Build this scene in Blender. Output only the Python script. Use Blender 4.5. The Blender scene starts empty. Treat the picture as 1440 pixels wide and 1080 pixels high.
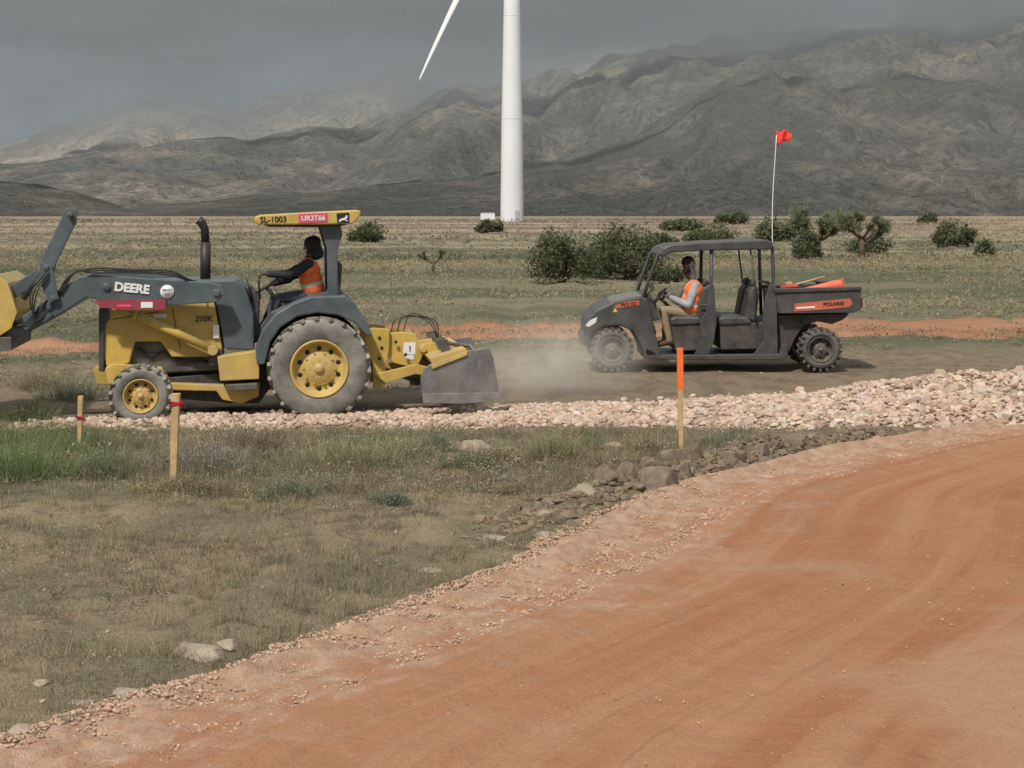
import bpy, bmesh, math, random
import numpy as np
from mathutils import Vector, Matrix, Euler
random.seed(7); rng=np.random.default_rng(7)
scene=bpy.context.scene; COL=scene.collection
scene.view_settings.view_transform='Standard'; scene.view_settings.look='None'; scene.view_settings.exposure=0
F=2400.0; H=2.64
def W(u,v,d): return Vector(((u-720)/F*d, d, H-(v-300)/F*d))
# ---------------------------------------------------------------- noise
def _h(xi,yi,s):
    h=(xi.astype(np.int64)*374761393+yi.astype(np.int64)*668265263+s*974634777)&0xffffffff
    h=((h^(h>>13))*1274126177)&0xffffffff
    return ((h^(h>>16))&0xffff)/65535.0
def vn(x,y,s=0):
    x=np.asarray(x,float);y=np.asarray(y,float)
    xi=np.floor(x);yi=np.floor(y);fx=x-xi;fy=y-yi
    fx=fx*fx*(3-2*fx);fy=fy*fy*(3-2*fy)
    a=_h(xi,yi,s);b=_h(xi+1,yi,s);c=_h(xi,yi+1,s);d=_h(xi+1,yi+1,s)
    return (a*(1-fx)+b*fx)*(1-fy)+(c*(1-fx)+d*fx)*fy
def fbm(x,y,o=4,s=0):
    r=0;a=.5;t=0
    for i in range(o):
        r=r+a*vn(x*2**i+i*13.7,y*2**i-i*7.3,s+i);t+=a;a*=.5
    return r/t
def sst(a,b,x):
    t=np.clip((x-a)/(b-a),0,1);return t*t*(3-2*t)
# ---------------------------------------------------------------- terrain
EU=[(0,1062),(150,1008),(300,962),(430,915),(560,872),(700,825),(820,760),(900,705),(1000,678),(1100,655),(1200,632),(1440,592)]
EP=[(W(u,v,H*F/(v-300)).y,W(u,v,H*F/(v-300)).x) for u,v in EU]
EY=[-30.0,3.0]+[p[0] for p in EP]+[24,40]; EX=[-9.0,-4.6]+[p[1] for p in EP]+[9.0,24]
_yy=np.arange(-30,40,.1);_xx=np.interp(_yy,EY,EX);_k=np.hanning(17);_k/=_k.sum()
_xs=np.convolve(np.pad(_xx,8,mode='edge'),_k,mode='valid')
def xe(y): return np.interp(y,_yy,_xs)
def eoff(y): return .16*(fbm(y*1.1,y*0+3,3,5)-.5)*2+.09*(vn(y*7,y*0,8)-.5)+.04*(vn(y*19,y*0,18)-.5)
def zb(x,y):
    A=np.interp(y,[-50,23.5,25.0,40,100,300,6000],[0,0.02,.30,.38,.6,1.0,1.3])
    B=np.interp(y,[-50,24.5,33,40,100,300,6000],[0,0.0,.30,.38,.6,1.0,1.3])
    w=sst(-1.6,.4,x);return A*w+B*(1-w)
def gz(x,y):
    x=np.asarray(x,float);y=np.asarray(y,float)
    n=(fbm(x*1.3,y*1.3,3,2)-.5)*.17+(fbm(x*5,y*5,2,9)-.5)*.05
    k=np.where((y>20.3)&(y<27),.25,1.0)*(1+np.clip((y-30)/60,0,2))*np.clip(1-(y-150)/300,.1,1)
    r=sst(-.1,.25,x-xe(y))*(y<24.5)
    s=x-xe(y);ridge=.16*np.exp(-((s+.38)/.26)**2)*sst(13.8,15.6,y)*(1-sst(19.3,20.4,y))*(.3+1.4*fbm(x*2.3,y*2.3,3,55))
    return zb(x,y)+n*k*(1-r)-.06*r+ridge
def gzf(x,y): return float(gz(np.array([x]),np.array([y]))[0])
def gd(u,v):
    lo,hi=4,2500
    for _ in range(50):
        m=(lo+hi)/2
        z=float(zb(np.array([(u-720)/F*m]),np.array([m]))[0])
        if 300+(H-z)*F/m>v: lo=m
        else: hi=m
    return lo
def GP(u,v):
    d=gd(u,v);x=(u-720)/F*d
    return Vector((x,d,gzf(x,d)))
# ---------------------------------------------------------------- materials
def nt(m):
    m.use_nodes=True;t=m.node_tree
    for n in list(t.nodes): t.nodes.remove(n)
    return t
class NB:
    def __init__(s,t): s.t=t
    def n(s,k,**kw):
        x=s.t.nodes.new(k)
        for a,b in kw.items(): setattr(x,a,b)
        return x
    def set(s,sock,val):
        if hasattr(val,'is_linked') : s.t.links.new(val,sock)
        else: sock.default_value=val
    def math(s,op,a,b=0.0,clamp=False):
        x=s.n('ShaderNodeMath',operation=op,use_clamp=clamp);s.set(x.inputs[0],a);s.set(x.inputs[1],b);return x.outputs[0]
    def noise(s,vec,scale,detail=4,rough=.55):
        x=s.n('ShaderNodeTexNoise');s.set(x.inputs['Vector'],vec);x.inputs['Scale'].default_value=scale;x.inputs['Detail'].default_value=detail;x.inputs['Roughness'].default_value=rough
        return x.outputs['Fac']
    def mapping(s,vec,sc):
        x=s.n('ShaderNodeMapping');s.set(x.inputs['Vector'],vec);x.inputs['Scale'].default_value=sc;return x.outputs[0]
    def mr(s,v,a,b,c=0.,d=1.,smooth=True):
        x=s.n('ShaderNodeMapRange');x.interpolation_type='SMOOTHSTEP' if smooth else 'LINEAR'
        s.set(x.inputs['Value'],v);x.inputs['From Min'].default_value=a;x.inputs['From Max'].default_value=b;x.inputs['To Min'].default_value=c;x.inputs['To Max'].default_value=d
        return x.outputs['Result']
    def mix(s,f,a,b,mode='MIX'):
        x=s.n('ShaderNodeMix',data_type='RGBA',blend_type=mode)
        s.set(x.inputs[0],f)
        for i,c in ((6,a),(7,b)):
            if isinstance(c,tuple): c=(c[0],c[1],c[2],1)
            s.set(x.inputs[i],c)
        return x.outputs[2]
    def out(s,col,rough=.9,metal=0,bump=None,bstr=.3,bdist=.02,spec=.3):
        p=s.n('ShaderNodeBsdfPrincipled');s.set(p.inputs['Base Color'],col if not isinstance(col,tuple) else (*col,1))
        s.set(p.inputs['Roughness'],rough);p.inputs['Metallic'].default_value=metal;p.inputs['Specular IOR Level'].default_value=spec
        if bump is not None:
            b=s.n('ShaderNodeBump');b.inputs['Strength'].default_value=bstr;b.inputs['Distance'].default_value=bdist
            s.set(b.inputs['Height'],bump);s.t.links.new(b.outputs[0],p.inputs['Normal'])
        o=s.n('ShaderNodeOutputMaterial');s.t.links.new(p.outputs[0],o.inputs[0]);return p
def mat(name,col,rough=.6,metal=0,var=.22,scale=6,bump=.12,dust=0.,dcol=(.36,.29,.22),spec=.4):
    m=bpy.data.materials.new(name);N=NB(nt(m))
    o=N.n('ShaderNodeTexCoord').outputs['Object']
    a=N.noise(o,scale,5);b=N.noise(o,scale*7,3)
    f=N.math('ADD',N.math('MULTIPLY',a,.7),N.math('MULTIPLY',b,.3))
    f=N.mr(f,.3,.7)
    c=N.mix(f,tuple(k*(1-var) for k in col),tuple(min(1,k*(1+var)) for k in col))
    if dust>0:
        g=N.noise(o,scale*.6,6,.7)
        nz=N.n('ShaderNodeSeparateXYZ');ge=N.n('ShaderNodeNewGeometry');N.t.links.new(ge.outputs['Normal'],nz.inputs[0])
        up=N.mr(nz.outputs[2],-.2,1,0,.5)
        q=N.math('MULTIPLY',N.math('ADD',N.mr(g,.3,.75),up),dust,True)
        c=N.mix(q,c,dcol)
    N.out(c,rough,metal,b,bump,.01,spec);return m
def attr_mat(name,rough=.9,trans=.0):
    m=bpy.data.materials.new(name);N=NB(nt(m))
    a=N.n('ShaderNodeAttribute',attribute_name='Col').outputs['Color']
    if trans>0:
        d=N.n('ShaderNodeBsdfDiffuse');N.set(d.inputs[0],a);t=N.n('ShaderNodeBsdfTranslucent');N.set(t.inputs[0],a)
        x=N.n('ShaderNodeMixShader');x.inputs[0].default_value=trans;N.t.links.new(d.outputs[0],x.inputs[1]);N.t.links.new(t.outputs[0],x.inputs[2])
        o=N.n('ShaderNodeOutputMaterial');N.t.links.new(x.outputs[0],o.inputs[0])
    else: N.out(a,rough,spec=.15)
    return m
M_yel=mat('yellow_paint',(.56,.37,.055),.5,0,.18,3,.05,.55,(.40,.33,.22))
M_yelr=mat('yellow_rim_paint',(.56,.38,.08),.5,0,.2,5,.08,.5)
M_grey=mat('machine_grey_paint',(.066,.086,.10),.42,0,.2,4,.05,.28,(.24,.235,.22))
M_dgrey=mat('dark_grey_plastic',(.040,.042,.046),.48,0,.25,5,.08,.19,(.28,.255,.22))
M_black=mat('black_parts',(.03,.03,.032),.6,0,.3,6,.1,.2)
M_tyre=mat('dusty_rubber',(.11,.107,.10),.9,0,.25,5,.3,.95,(.30,.275,.235))
M_tyre2=mat('dark_rubber',(.055,.055,.055),.9,0,.25,7,.3,.5,(.25,.22,.18))
M_steel=mat('worn_steel',(.19,.19,.195),.4,.4,.4,3,.15,.45,(.38,.33,.27))
M_dark=mat('dark_steel',(.075,.075,.075),.6,.3,.35,5,.15,.35)
M_exh=mat('sooty_steel',(.022,.022,.024),.5,.1,.3,5,.1,.05)
M_red=mat('red_decal',(.27,.03,.06),.5,0,.12,5,.03,.12)
M_pink=mat('pink_sticker',(.65,.08,.15),.5,0,.08,5,.02)
M_white=mat('white_marking',(.74,.74,.72),.5,0,.06,6,.02)
M_blk=mat('black_marking',(.02,.02,.02),.5,0,.1,6,.02)
M_orange=mat('orange_decal',(.50,.10,.055),.5,0,.12,6,.02,.2)
M_tower=mat('tower_white',(.72,.74,.76),.4,0,.03,.15,.0)
M_wood=mat('weathered_wood',(.50,.34,.18),.85,0,.25,14,.3)
M_opaint=mat('orange_paint',(.85,.17,.03),.6,0,.12,12,.1)
M_cone=mat('faded_orange_plastic',(.72,.12,.05),.6,0,.15,8,.05,.2)
M_ribbon=mat('red_ribbon',(.42,.02,.05),.5,0,.15,20,.05)
M_flag=mat('red_flag',(.80,.04,.03),.6,0,.1,20,.05)
M_vest=mat('orange_vest',(.85,.17,.045),.7,0,.15,12,.25)
M_strip=mat('reflective_stripe',(.60,.62,.46),.5,0,.12,12,.05)
M_skin=mat('skin',(.13,.065,.04),.55,0,.12,12,.05)
M_jblack=mat('black_jacket',(.03,.03,.034),.8,0,.25,10,.3)
M_jgrey=mat('grey_hoodie',(.33,.34,.37),.9,0,.18,10,.35)
M_khaki=mat('khaki_trousers',(.30,.23,.15),.9,0,.18,10,.35)
M_jeans=mat('dark_blue_trousers',(.05,.06,.08),.9,0,.15,10,.25)
M_boot=mat('brown_boots',(.08,.05,.03),.8,0,.2,10,.2)
M_eye=mat('eye',(.3,.3,.3),.2,0,.1,10,0)
M_glass=mat('lamp_lens',(.65,.66,.68),.15,0,.1,10,0)
M_rock=mat('pale_rock',(.31,.265,.20),.9,0,.35,7,.6,.4)
M_clod=mat('brown_clod',(.185,.145,.105),.95,0,.35,9,.8)
M_bark=mat('bark',(.11,.08,.06),.9,0,.3,9,.5)
M_veg=attr_mat('vegetation',trans=.3)
# ---------------------------------------------------------------- object helpers
ORG={}
def fixl(l):
    if l and len(l.split())<4: l=l+' on dry desert ground'
    return l
def empty(name,loc,label=None,cat=None,parent=None,group=None):
    o=bpy.data.objects.new(name,None);COL.objects.link(o);o.empty_display_size=.2
    loc=Vector(loc);ORG[o.name]=loc
    if parent: o.parent=parent;o.location=loc-ORG[parent.name]
    else: o.location=loc
    if label:o['label']=fixl(label)
    if cat:o['category']=cat
    if group:o['group']=group
    return o
class MB:
    def __init__(s): s.bm=bmesh.new()
    def _f(s,vs,mi=0,sm=False):
        try:
            f=s.bm.faces.new(vs);f.material_index=mi;f.smooth=sm
        except ValueError: pass
    def hull(s,A,B,mi=0):
        a=[s.bm.verts.new(p) for p in A];b=[s.bm.verts.new(p) for p in B];n=len(a)
        s._f(a,mi);s._f(b[::-1],mi)
        for i in range(n): s._f([a[i],b[i],b[(i+1)%n],a[(i+1)%n]],mi)
        return s
    def prism(s,uv,d0,d1,mi=0,dref=None):
        r=dref or d0
        A=[];B=[]
        for u,v in uv:
            p=W(u,v,r);A.append(Vector((p.x,d0,p.z)));B.append(Vector((p.x,d1,p.z)))
        return s.hull(A,B,mi)
    def box(s,c,size,rot=None,mi=0):
        c=Vector(c);x,y,z=[k/2 for k in size];R=rot.to_matrix() if rot else Matrix.Identity(3)
        P=[c+R@Vector(q) for q in ((-x,-y,-z),(x,-y,-z),(x,-y,z),(-x,-y,z))]
        Q=[c+R@Vector(q) for q in ((-x,y,-z),(x,y,-z),(x,y,z),(-x,y,z))]
        return s.hull(P,Q,mi)
    def tube(s,pts,r,n=8,mi=0):
        pts=[Vector(p) for p in pts];rs=r if isinstance(r,(list,tuple)) else [r]*len(pts)
        rings=[];up=None
        for i,p in enumerate(pts):
            t=(pts[min(i+1,len(pts)-1)]-pts[max(i-1,0)]).normalized()
            if up is None:
                up=t.orthogonal().normalized()
            else:
                up=(up-t*up.dot(t)).normalized()
            b=t.cross(up)
            rings.append([s.bm.verts.new(p+(up*math.cos(k*2*math.pi/n)+b*math.sin(k*2*math.pi/n))*rs[i]) for k in range(n)])
        for i in range(len(rings)-1):
            for k in range(n): s._f([rings[i][k],rings[i][(k+1)%n],rings[i+1][(k+1)%n],rings[i+1][k]],mi,True)
        s._f(rings[0][::-1],mi);s._f(rings[-1],mi);return s
    def spline(s,pts,r,n=8,m=6):
        P=[Vector(p) for p in pts];P=[P[0]*2-P[1]]+P+[P[-1]*2-P[-2]];out=[]
        for i in range(1,len(P)-2):
            for k in range(m):
                t=k/m;out.append(.5*((2*P[i])+(P[i+1]-P[i-1])*t+(2*P[i-1]-5*P[i]+4*P[i+1]-P[i+2])*t*t+(3*P[i]-P[i-1]-3*P[i+1]+P[i+2])*t**3))
        out.append(P[-2]);return s.tube(out,r,n)
    def lathe(s,c,prof,sg=1,n=40,mi=0,closed=False):
        c=Vector(c);R=[]
        for r,t in prof:
            if r<1e-6: R.append([s.bm.verts.new(c+Vector((0,sg*t,0)))]*n);continue
            R.append([s.bm.verts.new(c+Vector((r*math.cos(k*2*math.pi/n),sg*t,r*math.sin(k*2*math.pi/n)))) for k in range(n)])
        m=len(R)
        for i in range(m if closed else m-1):
            A=R[i];B=R[(i+1)%m]
            for k in range(n):
                q=[A[k],A[(k+1)%n],B[(k+1)%n],B[k]];w=[]
                for z in q:
                    if z not in w:w.append(z)
                if len(w)>2:s._f(w,mi,True)
        return s
    def obj(s,name,mats,parent=None,origin=None,bevel=0,label=None,cat=None,group=None,kind=None,smooth=None):
        if not isinstance(mats,(list,tuple)):mats=[mats]
        if smooth:
            for f in s.bm.faces:f.smooth=True
        bmesh.ops.recalc_face_normals(s.bm,faces=s.bm.faces)
        if origin is None: origin=ORG[parent.name] if parent else Vector((0,0,0))
        origin=Vector(origin)
        bmesh.ops.translate(s.bm,verts=s.bm.verts,vec=-origin)
        me=bpy.data.meshes.new(name);s.bm.to_mesh(me);s.bm.free()
        for m in mats:me.materials.append(m)
        o=bpy.data.objects.new(name,me);COL.objects.link(o);ORG[o.name]=origin
        if parent:o.parent=parent;o.location=origin-ORG[parent.name]
        else:o.location=origin
        if bevel:
            b=o.modifiers.new('b','BEVEL');b.width=bevel;b.segments=2;b.limit_method='ANGLE';b.angle_limit=.6
        for k,v in (('label',fixl(label)),('category',cat),('group',group),('kind',kind)):
            if v:o[k]=v
        return o
def npmesh(name,V,Fc,mats,cols=None,flat=True,kind=None,label=None,parent=None,cat=None,origin=(0,0,0),uv=None):
    V=np.asarray(V,float)-np.array(origin);Fc=np.asarray(Fc,dtype=np.int32)
    me=bpy.data.meshes.new(name);k=Fc.shape[1];nf=len(Fc)
    me.vertices.add(len(V));me.vertices.foreach_set('co',V.astype(np.float32).ravel())
    me.loops.add(nf*k);me.loops.foreach_set('vertex_index',Fc.ravel())
    me.polygons.add(nf);me.polygons.foreach_set('loop_start',np.arange(nf,dtype=np.int32)*k)
    me.update(calc_edges=True)
    if cols is not None:
        a=me.attributes.new('Col','FLOAT_COLOR','POINT');c=np.ones((len(V),4),np.float32);c[:,:3]=np.clip(cols,0,1);a.data.foreach_set('color',c.ravel())
    if uv is not None:
        l=me.uv_layers.new(name='UVMap');l.data.foreach_set('uv',uv[Fc.ravel()].astype(np.float32).ravel())
    if flat: me.shade_flat()
    else: me.shade_smooth()
    for m in (mats if isinstance(mats,list) else [mats]):me.materials.append(m)
    o=bpy.data.objects.new(name,me);COL.objects.link(o)
    ORG[o.name]=Vector(origin)
    if parent:o.parent=parent;o.location=Vector(origin)-ORG[parent.name]
    else:o.location=origin
    for kk,v in (('label',fixl(label)),('category',cat),('kind',kind)):
        if v:o[kk]=v
    return o
def text(s,hgt,loc,m,parent,rot=0,bold=.0,align='CENTER',sx=1.0,shear=0,name='lettering'):
    c=bpy.data.curves.new('t','FONT');c.body=s;c.size=hgt/.72;c.align_x=align;c.align_y='CENTER';c.offset=bold;c.extrude=.0015;c.shear=shear
    t=bpy.data.objects.new('t',c);COL.objects.link(t)
    bpy.context.view_layer.update();dg=bpy.context.evaluated_depsgraph_get()
    me=bpy.data.meshes.new_from_object(t.evaluated_get(dg));bpy.data.objects.remove(t)
    me.transform(Matrix.Rotation(rot,4,'Y')@Matrix.Rotation(math.pi/2,4,'X')@Matrix.Diagonal((sx,1,1,1)))
    me.materials.clear();me.materials.append(m)
    for p in me.polygons:p.material_index=0
    o=bpy.data.objects.new(name,me);COL.objects.link(o);o.parent=parent;o.location=Vector(loc)-ORG[parent.name];ORG[o.name]=Vector(loc);return o
# ================================================================= SETTING
SE=math.radians(50);SAZ=math.radians(205)
sd=Vector((math.sin(SAZ)*math.cos(SE),math.cos(SAZ)*math.cos(SE),math.sin(SE)))
def grid_faces(nr,nc):
    i=np.arange(nr-1)[:,None]*nc+np.arange(nc-1)[None,:]
    return np.stack([i,i+1,i+nc+1,i+nc],-1).reshape(-1,4)
ys=np.concatenate([np.arange(-30,6,1.5),np.arange(6,30,.07),30*np.exp(np.linspace(0,math.log(6000/30),150))])
av=np.concatenate([np.linspace(-1.6,-.42,25),np.arange(-.4,.4,.0028),np.linspace(.42,1.6,25)])
Y,A=np.meshgrid(ys,av,indexing='ij');X=A*(np.abs(Y)*.93+4)
Z=gz(X,Y)
gm=bpy.data.materials.new('desert_soil');N=NB(nt(gm))
pos=N.n('ShaderNodeNewGeometry').outputs['Position'];sp=N.n('ShaderNodeSeparateXYZ');N.set(sp.inputs[0],pos)
n1=N.noise(pos,.55,5,.6);n2=N.noise(pos,3.5,5,.65);n3=N.noise(pos,28,4,.6);n4=N.noise(N.mapping(pos,(.025,.09,.1)),1.0,6,.6);n5=N.noise(pos,90,2)
near=N.mix(N.mr(n1,.40,.60),(.33,.262,.172),(.225,.195,.125))
near=N.mix(N.mr(n2,.50,.68,0,.8),near,(.15,.12,.082))
near=N.mix(N.mr(n3,.53,.68,0,.6),near,(.43,.35,.235))
near=N.mix(N.mr(n5,.48,.72,0,.5),near,(.11,.085,.058))
far=N.mix(N.mr(n4,.42,.58),(.135,.145,.090),(.27,.235,.155))
far=N.mix(N.mr(N.noise(N.mapping(pos,(.06,.25,.1)),1.0,5),.5,.66,0,.7),far,(.11,.12,.072))
mid=N.mix(N.mr(n4,.42,.58),(.165,.16,.105),(.33,.28,.185))
band=N.mix(N.mr(sp.outputs[1],55,95),far,mid)
band=N.mix(N.mr(sp.outputs[1],110,170),band,N.mix(N.mr(N.noise(N.mapping(pos,(.01,.03,.1)),1.0,5),.42,.58),(.35,.295,.20),(.20,.15,.12)))
mud=N.mix(N.mr(n2,.4,.65),(.29,.23,.16),(.205,.16,.112))
c=N.mix(N.mr(sp.outputs[1],19.4,20.6),near,mud)
c=N.mix(N.mr(N.math('ADD',sp.outputs[1],N.math('MULTIPLY',n1,4)),29.5,31.5),c,band)
N.out(c,.95,0,N.math('ADD',N.math('MULTIPLY',n2,.8),N.math('ADD',n3,n5)),.9,.035,.1)
npmesh('ground',np.stack([X,Y,Z],-1).reshape(-1,3),grid_faces(*X.shape),gm,flat=False,kind='structure',label='dry desert plain of tan soil and scrub')
# near road
def road_mat(name,dull=0.):
    m=bpy.data.materials.new(name);N=NB(nt(m))
    uv=N.n('ShaderNodeTexCoord').outputs['UV'];pos=N.n('ShaderNodeNewGeometry').outputs['Position'];s=N.n('ShaderNodeSeparateXYZ');N.set(s.inputs[0],uv)
    st=N.noise(N.mapping(uv,(2.0,.10,1)),1.0,5,.6);st2=N.noise(N.mapping(uv,(9,.30,1)),1.0,5,.7);pt=N.noise(pos,.45,5,.6);fi=N.noise(pos,42,4,.7);f2=N.noise(pos,150,2);md=N.noise(pos,7,5,.7);bl=N.noise(pos,2.2,5,.7)
    red=N.mix(N.mr(st,.36,.64),(.405,.178,.092),(.48,.25,.145))
    red=N.mix(N.mr(st2,.48,.72,0,.6),red,(.33,.14,.072))
    red=N.mix(N.mr(bl,.45,.7,0,.4),red,(.47,.24,.14))
    lc=N.math('ADD',pt,N.mr(s.outputs[0],3.0,5.0,0,.20))
    red=N.mix(N.mr(lc,.52,.72,0,.6),red,(.51,.33,.21))
    ch=N.mix(N.mr(md,.35,.65),(.58,.41,.30),(.46,.285,.19))
    ch=N.mix(N.mr(f2,.45,.7,0,.5),ch,(.32,.185,.12))
    e=N.math('ADD',s.outputs[0],N.math('MULTIPLY',N.math('SUBTRACT',st2,.5),-2.6))
    e=N.math('ADD',e,N.math('MULTIPLY',N.math('SUBTRACT',bl,.5),4.2))
    c=N.mix(N.mr(e,.25,1.7),ch,red)
    c=N.mix(N.mr(fi,.56,.7,0,.4),c,(.60,.43,.31))
    c=N.mix(N.mr(f2,.55,.75,0,.45),c,(.28,.13,.072))
    if dull: c=N.mix(dull,c,(.30,.22,.15))
    N.out(c,.95,0,N.math('ADD',N.math('ADD',fi,f2),N.math('MULTIPLY',md,2.5)),.75,.025,.1);return m
M_road=road_mat('red_dirt_road');M_road2=road_mat('muted_dirt_track',.2)
ry=np.arange(1.5,24.2,.04);rs=np.concatenate([np.arange(0,1.6,.03),np.arange(1.6,5,.05),np.linspace(5,16,60)])
RY,RS=np.meshgrid(ry,rs,indexing='ij')
RX=xe(RY)+eoff(RY)*np.exp(-RS/.5)+RS-.1
berm=.055*np.exp(-((RS-.25)/.15)**2)*(.3+1.2*fbm(RX*3,RY*3,3,21))+.08*(fbm(RX*8,RY*8,3,31)-.5)*np.exp(-((RS-.3)/.6)**2)
tr=.07*(fbm(RS*2.6,RY*.10,3,41)-.5)*sst(.6,1.4,RS)+.03*(fbm(RS*9,RY*.3,2,45)-.5)+.03*(fbm(RX*6,RY*6,4,44)-.5)
RZ=zb(RX,RY)+.0+berm+tr+.035-.16*(1-sst(0,.12,RS))
npmesh('dirt_road',np.stack([RX,RY,RZ],-1).reshape(-1,3),grid_faces(*RX.shape),M_road,flat=False,kind='structure',label='red compacted dirt road with pale crumbly edge',uv=np.stack([RS.ravel(),RY.ravel()],-1))
# far road
fr=[(-400,493,505),(0,489,500),(140,487,498),(400,478,489),(620,467,479),(820,464,476),(1000,461,475),(1200,459,475),(1440,456,475),(1900,449,470)]
us=np.linspace(-400,1900,260);VV=[];
for u in us:
    a=np.interp(u,[f[0] for f in fr],[f[1] for f in fr]);b=np.interp(u,[f[0] for f in fr],[f[2] for f in fr])
    p=GP(u,b);q=GP(u,a)
    for k in range(12):
        t=k/11;P=p.lerp(q,t);x=P.x;y=P.y
        VV.append((x,y,gzf(x,y)+.04+(.12*math.exp(-((t-.9)/.1)**2)+.04*math.exp(-((t-.1)/.12)**2))*(.1+1.3*float(fbm(np.array([x*1.2]),np.array([y*2.]),3,12)[0]))-(.15 if k in(0,11) else 0)))
VV=np.array(VV);uvf=np.stack([np.tile(np.linspace(1.8,3.2,12),len(us)),np.repeat(us*.01,12)],-1)
npmesh('dirt_road',VV,grid_faces(len(us),12),M_road2,flat=False,kind='structure',label='narrow red dirt track crossing the plain',uv=uvf)
# mountains
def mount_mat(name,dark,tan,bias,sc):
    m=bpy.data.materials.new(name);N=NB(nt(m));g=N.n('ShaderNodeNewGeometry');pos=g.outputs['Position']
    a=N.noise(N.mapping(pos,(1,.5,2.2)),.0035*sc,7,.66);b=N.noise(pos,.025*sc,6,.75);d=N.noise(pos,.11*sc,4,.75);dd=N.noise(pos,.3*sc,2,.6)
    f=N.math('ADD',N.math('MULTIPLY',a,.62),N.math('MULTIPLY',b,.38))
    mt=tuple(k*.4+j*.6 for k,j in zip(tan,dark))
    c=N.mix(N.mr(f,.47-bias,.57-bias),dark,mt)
    c=N.mix(N.mr(f,.555-bias,.63-bias,0,.9),c,tan)  # tan patches paint in sun breaking between cloud shadows, besides bare soil
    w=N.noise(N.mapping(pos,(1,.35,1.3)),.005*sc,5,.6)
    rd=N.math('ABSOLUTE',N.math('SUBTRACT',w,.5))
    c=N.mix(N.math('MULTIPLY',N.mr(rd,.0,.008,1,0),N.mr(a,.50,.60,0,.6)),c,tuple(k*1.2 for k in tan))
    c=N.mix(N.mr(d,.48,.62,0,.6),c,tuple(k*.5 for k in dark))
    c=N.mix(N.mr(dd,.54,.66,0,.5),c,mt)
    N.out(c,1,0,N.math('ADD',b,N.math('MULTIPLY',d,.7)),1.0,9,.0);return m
def mountain(name,pts,y0,yr,y1,amp,seed,m,label,fs):
    u=np.arange(-1500,3000,7.);t=np.linspace(0,1,170);yy=y0+(y1-y0)*t
    Yg,U=np.meshgrid(yy,u,indexing='ij');Xg=(U-720)/F*Yg
    V0=np.interp(U,[p[0] for p in pts],[p[1] for p in pts])
    R=((300-V0)/F*yr+2.5)*(1+.08*(fbm(Xg/(fs*.6),Xg*0,5,seed+3)-.5))
    T=np.clip((Yg-y0)/(yr-y0),0,None)
    shp=np.where(T<1,np.sin(np.clip(T,0,1)*math.pi/2)**1.0*.4+.6*T,1-.5*(T-1))
    wx=Xg+110*(fbm(Xg/260,Yg/260,4,seed+50)-.5)*2
    rid=1-np.sqrt((2*fbm(wx/(fs),Yg/(fs*2.0),5,seed)-1)**2+.0015)*2.2
    rid2=1-np.sqrt((2*fbm(wx/(fs*.30),Yg/(fs*.7),5,seed+9)-1)**2+.003)*2
    g=np.where(T<1,T**.5*(1-T**3*.6),.4)
    Zg=R*shp-R*amp*(1-rid)*g-R*amp*.34*(1-rid2)*np.clip(g+.1,0,1)+R*.03*(fbm(Xg/35,Yg/60,3,seed+77)-.5)*sst(0,.1,T)
    Zg=np.where(T<.02,-3,Zg+.5)
    npmesh(name,np.stack([Xg,Yg,Zg],-1).reshape(-1,3),grid_faces(*Xg.shape),m,flat=False,kind='structure',label=label)
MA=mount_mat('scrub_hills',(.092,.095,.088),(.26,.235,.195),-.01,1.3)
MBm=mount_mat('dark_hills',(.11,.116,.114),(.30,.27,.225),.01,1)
MC=mount_mat('sunlit_tan_hills',(.19,.19,.18),(.37,.34,.28),.06,.7)  # paler mix: sunlight on the far range is put into its colour
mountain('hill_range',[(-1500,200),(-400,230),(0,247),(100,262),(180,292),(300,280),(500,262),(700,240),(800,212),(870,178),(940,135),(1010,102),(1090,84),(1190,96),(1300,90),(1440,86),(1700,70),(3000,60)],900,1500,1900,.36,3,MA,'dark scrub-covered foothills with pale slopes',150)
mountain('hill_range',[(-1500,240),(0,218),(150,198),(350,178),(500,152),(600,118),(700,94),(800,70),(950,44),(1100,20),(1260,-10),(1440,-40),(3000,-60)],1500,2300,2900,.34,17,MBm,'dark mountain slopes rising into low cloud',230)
mountain('mountain_range',[(-1500,180),(0,192),(90,165),(130,150),(200,136),(320,142),(450,104),(560,80),(700,50),(900,15),(1440,-60),(3000,-80)],2500,3600,4400,.30,29,MC,'tan sunlit mountains partly hidden by mist',300)
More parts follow.
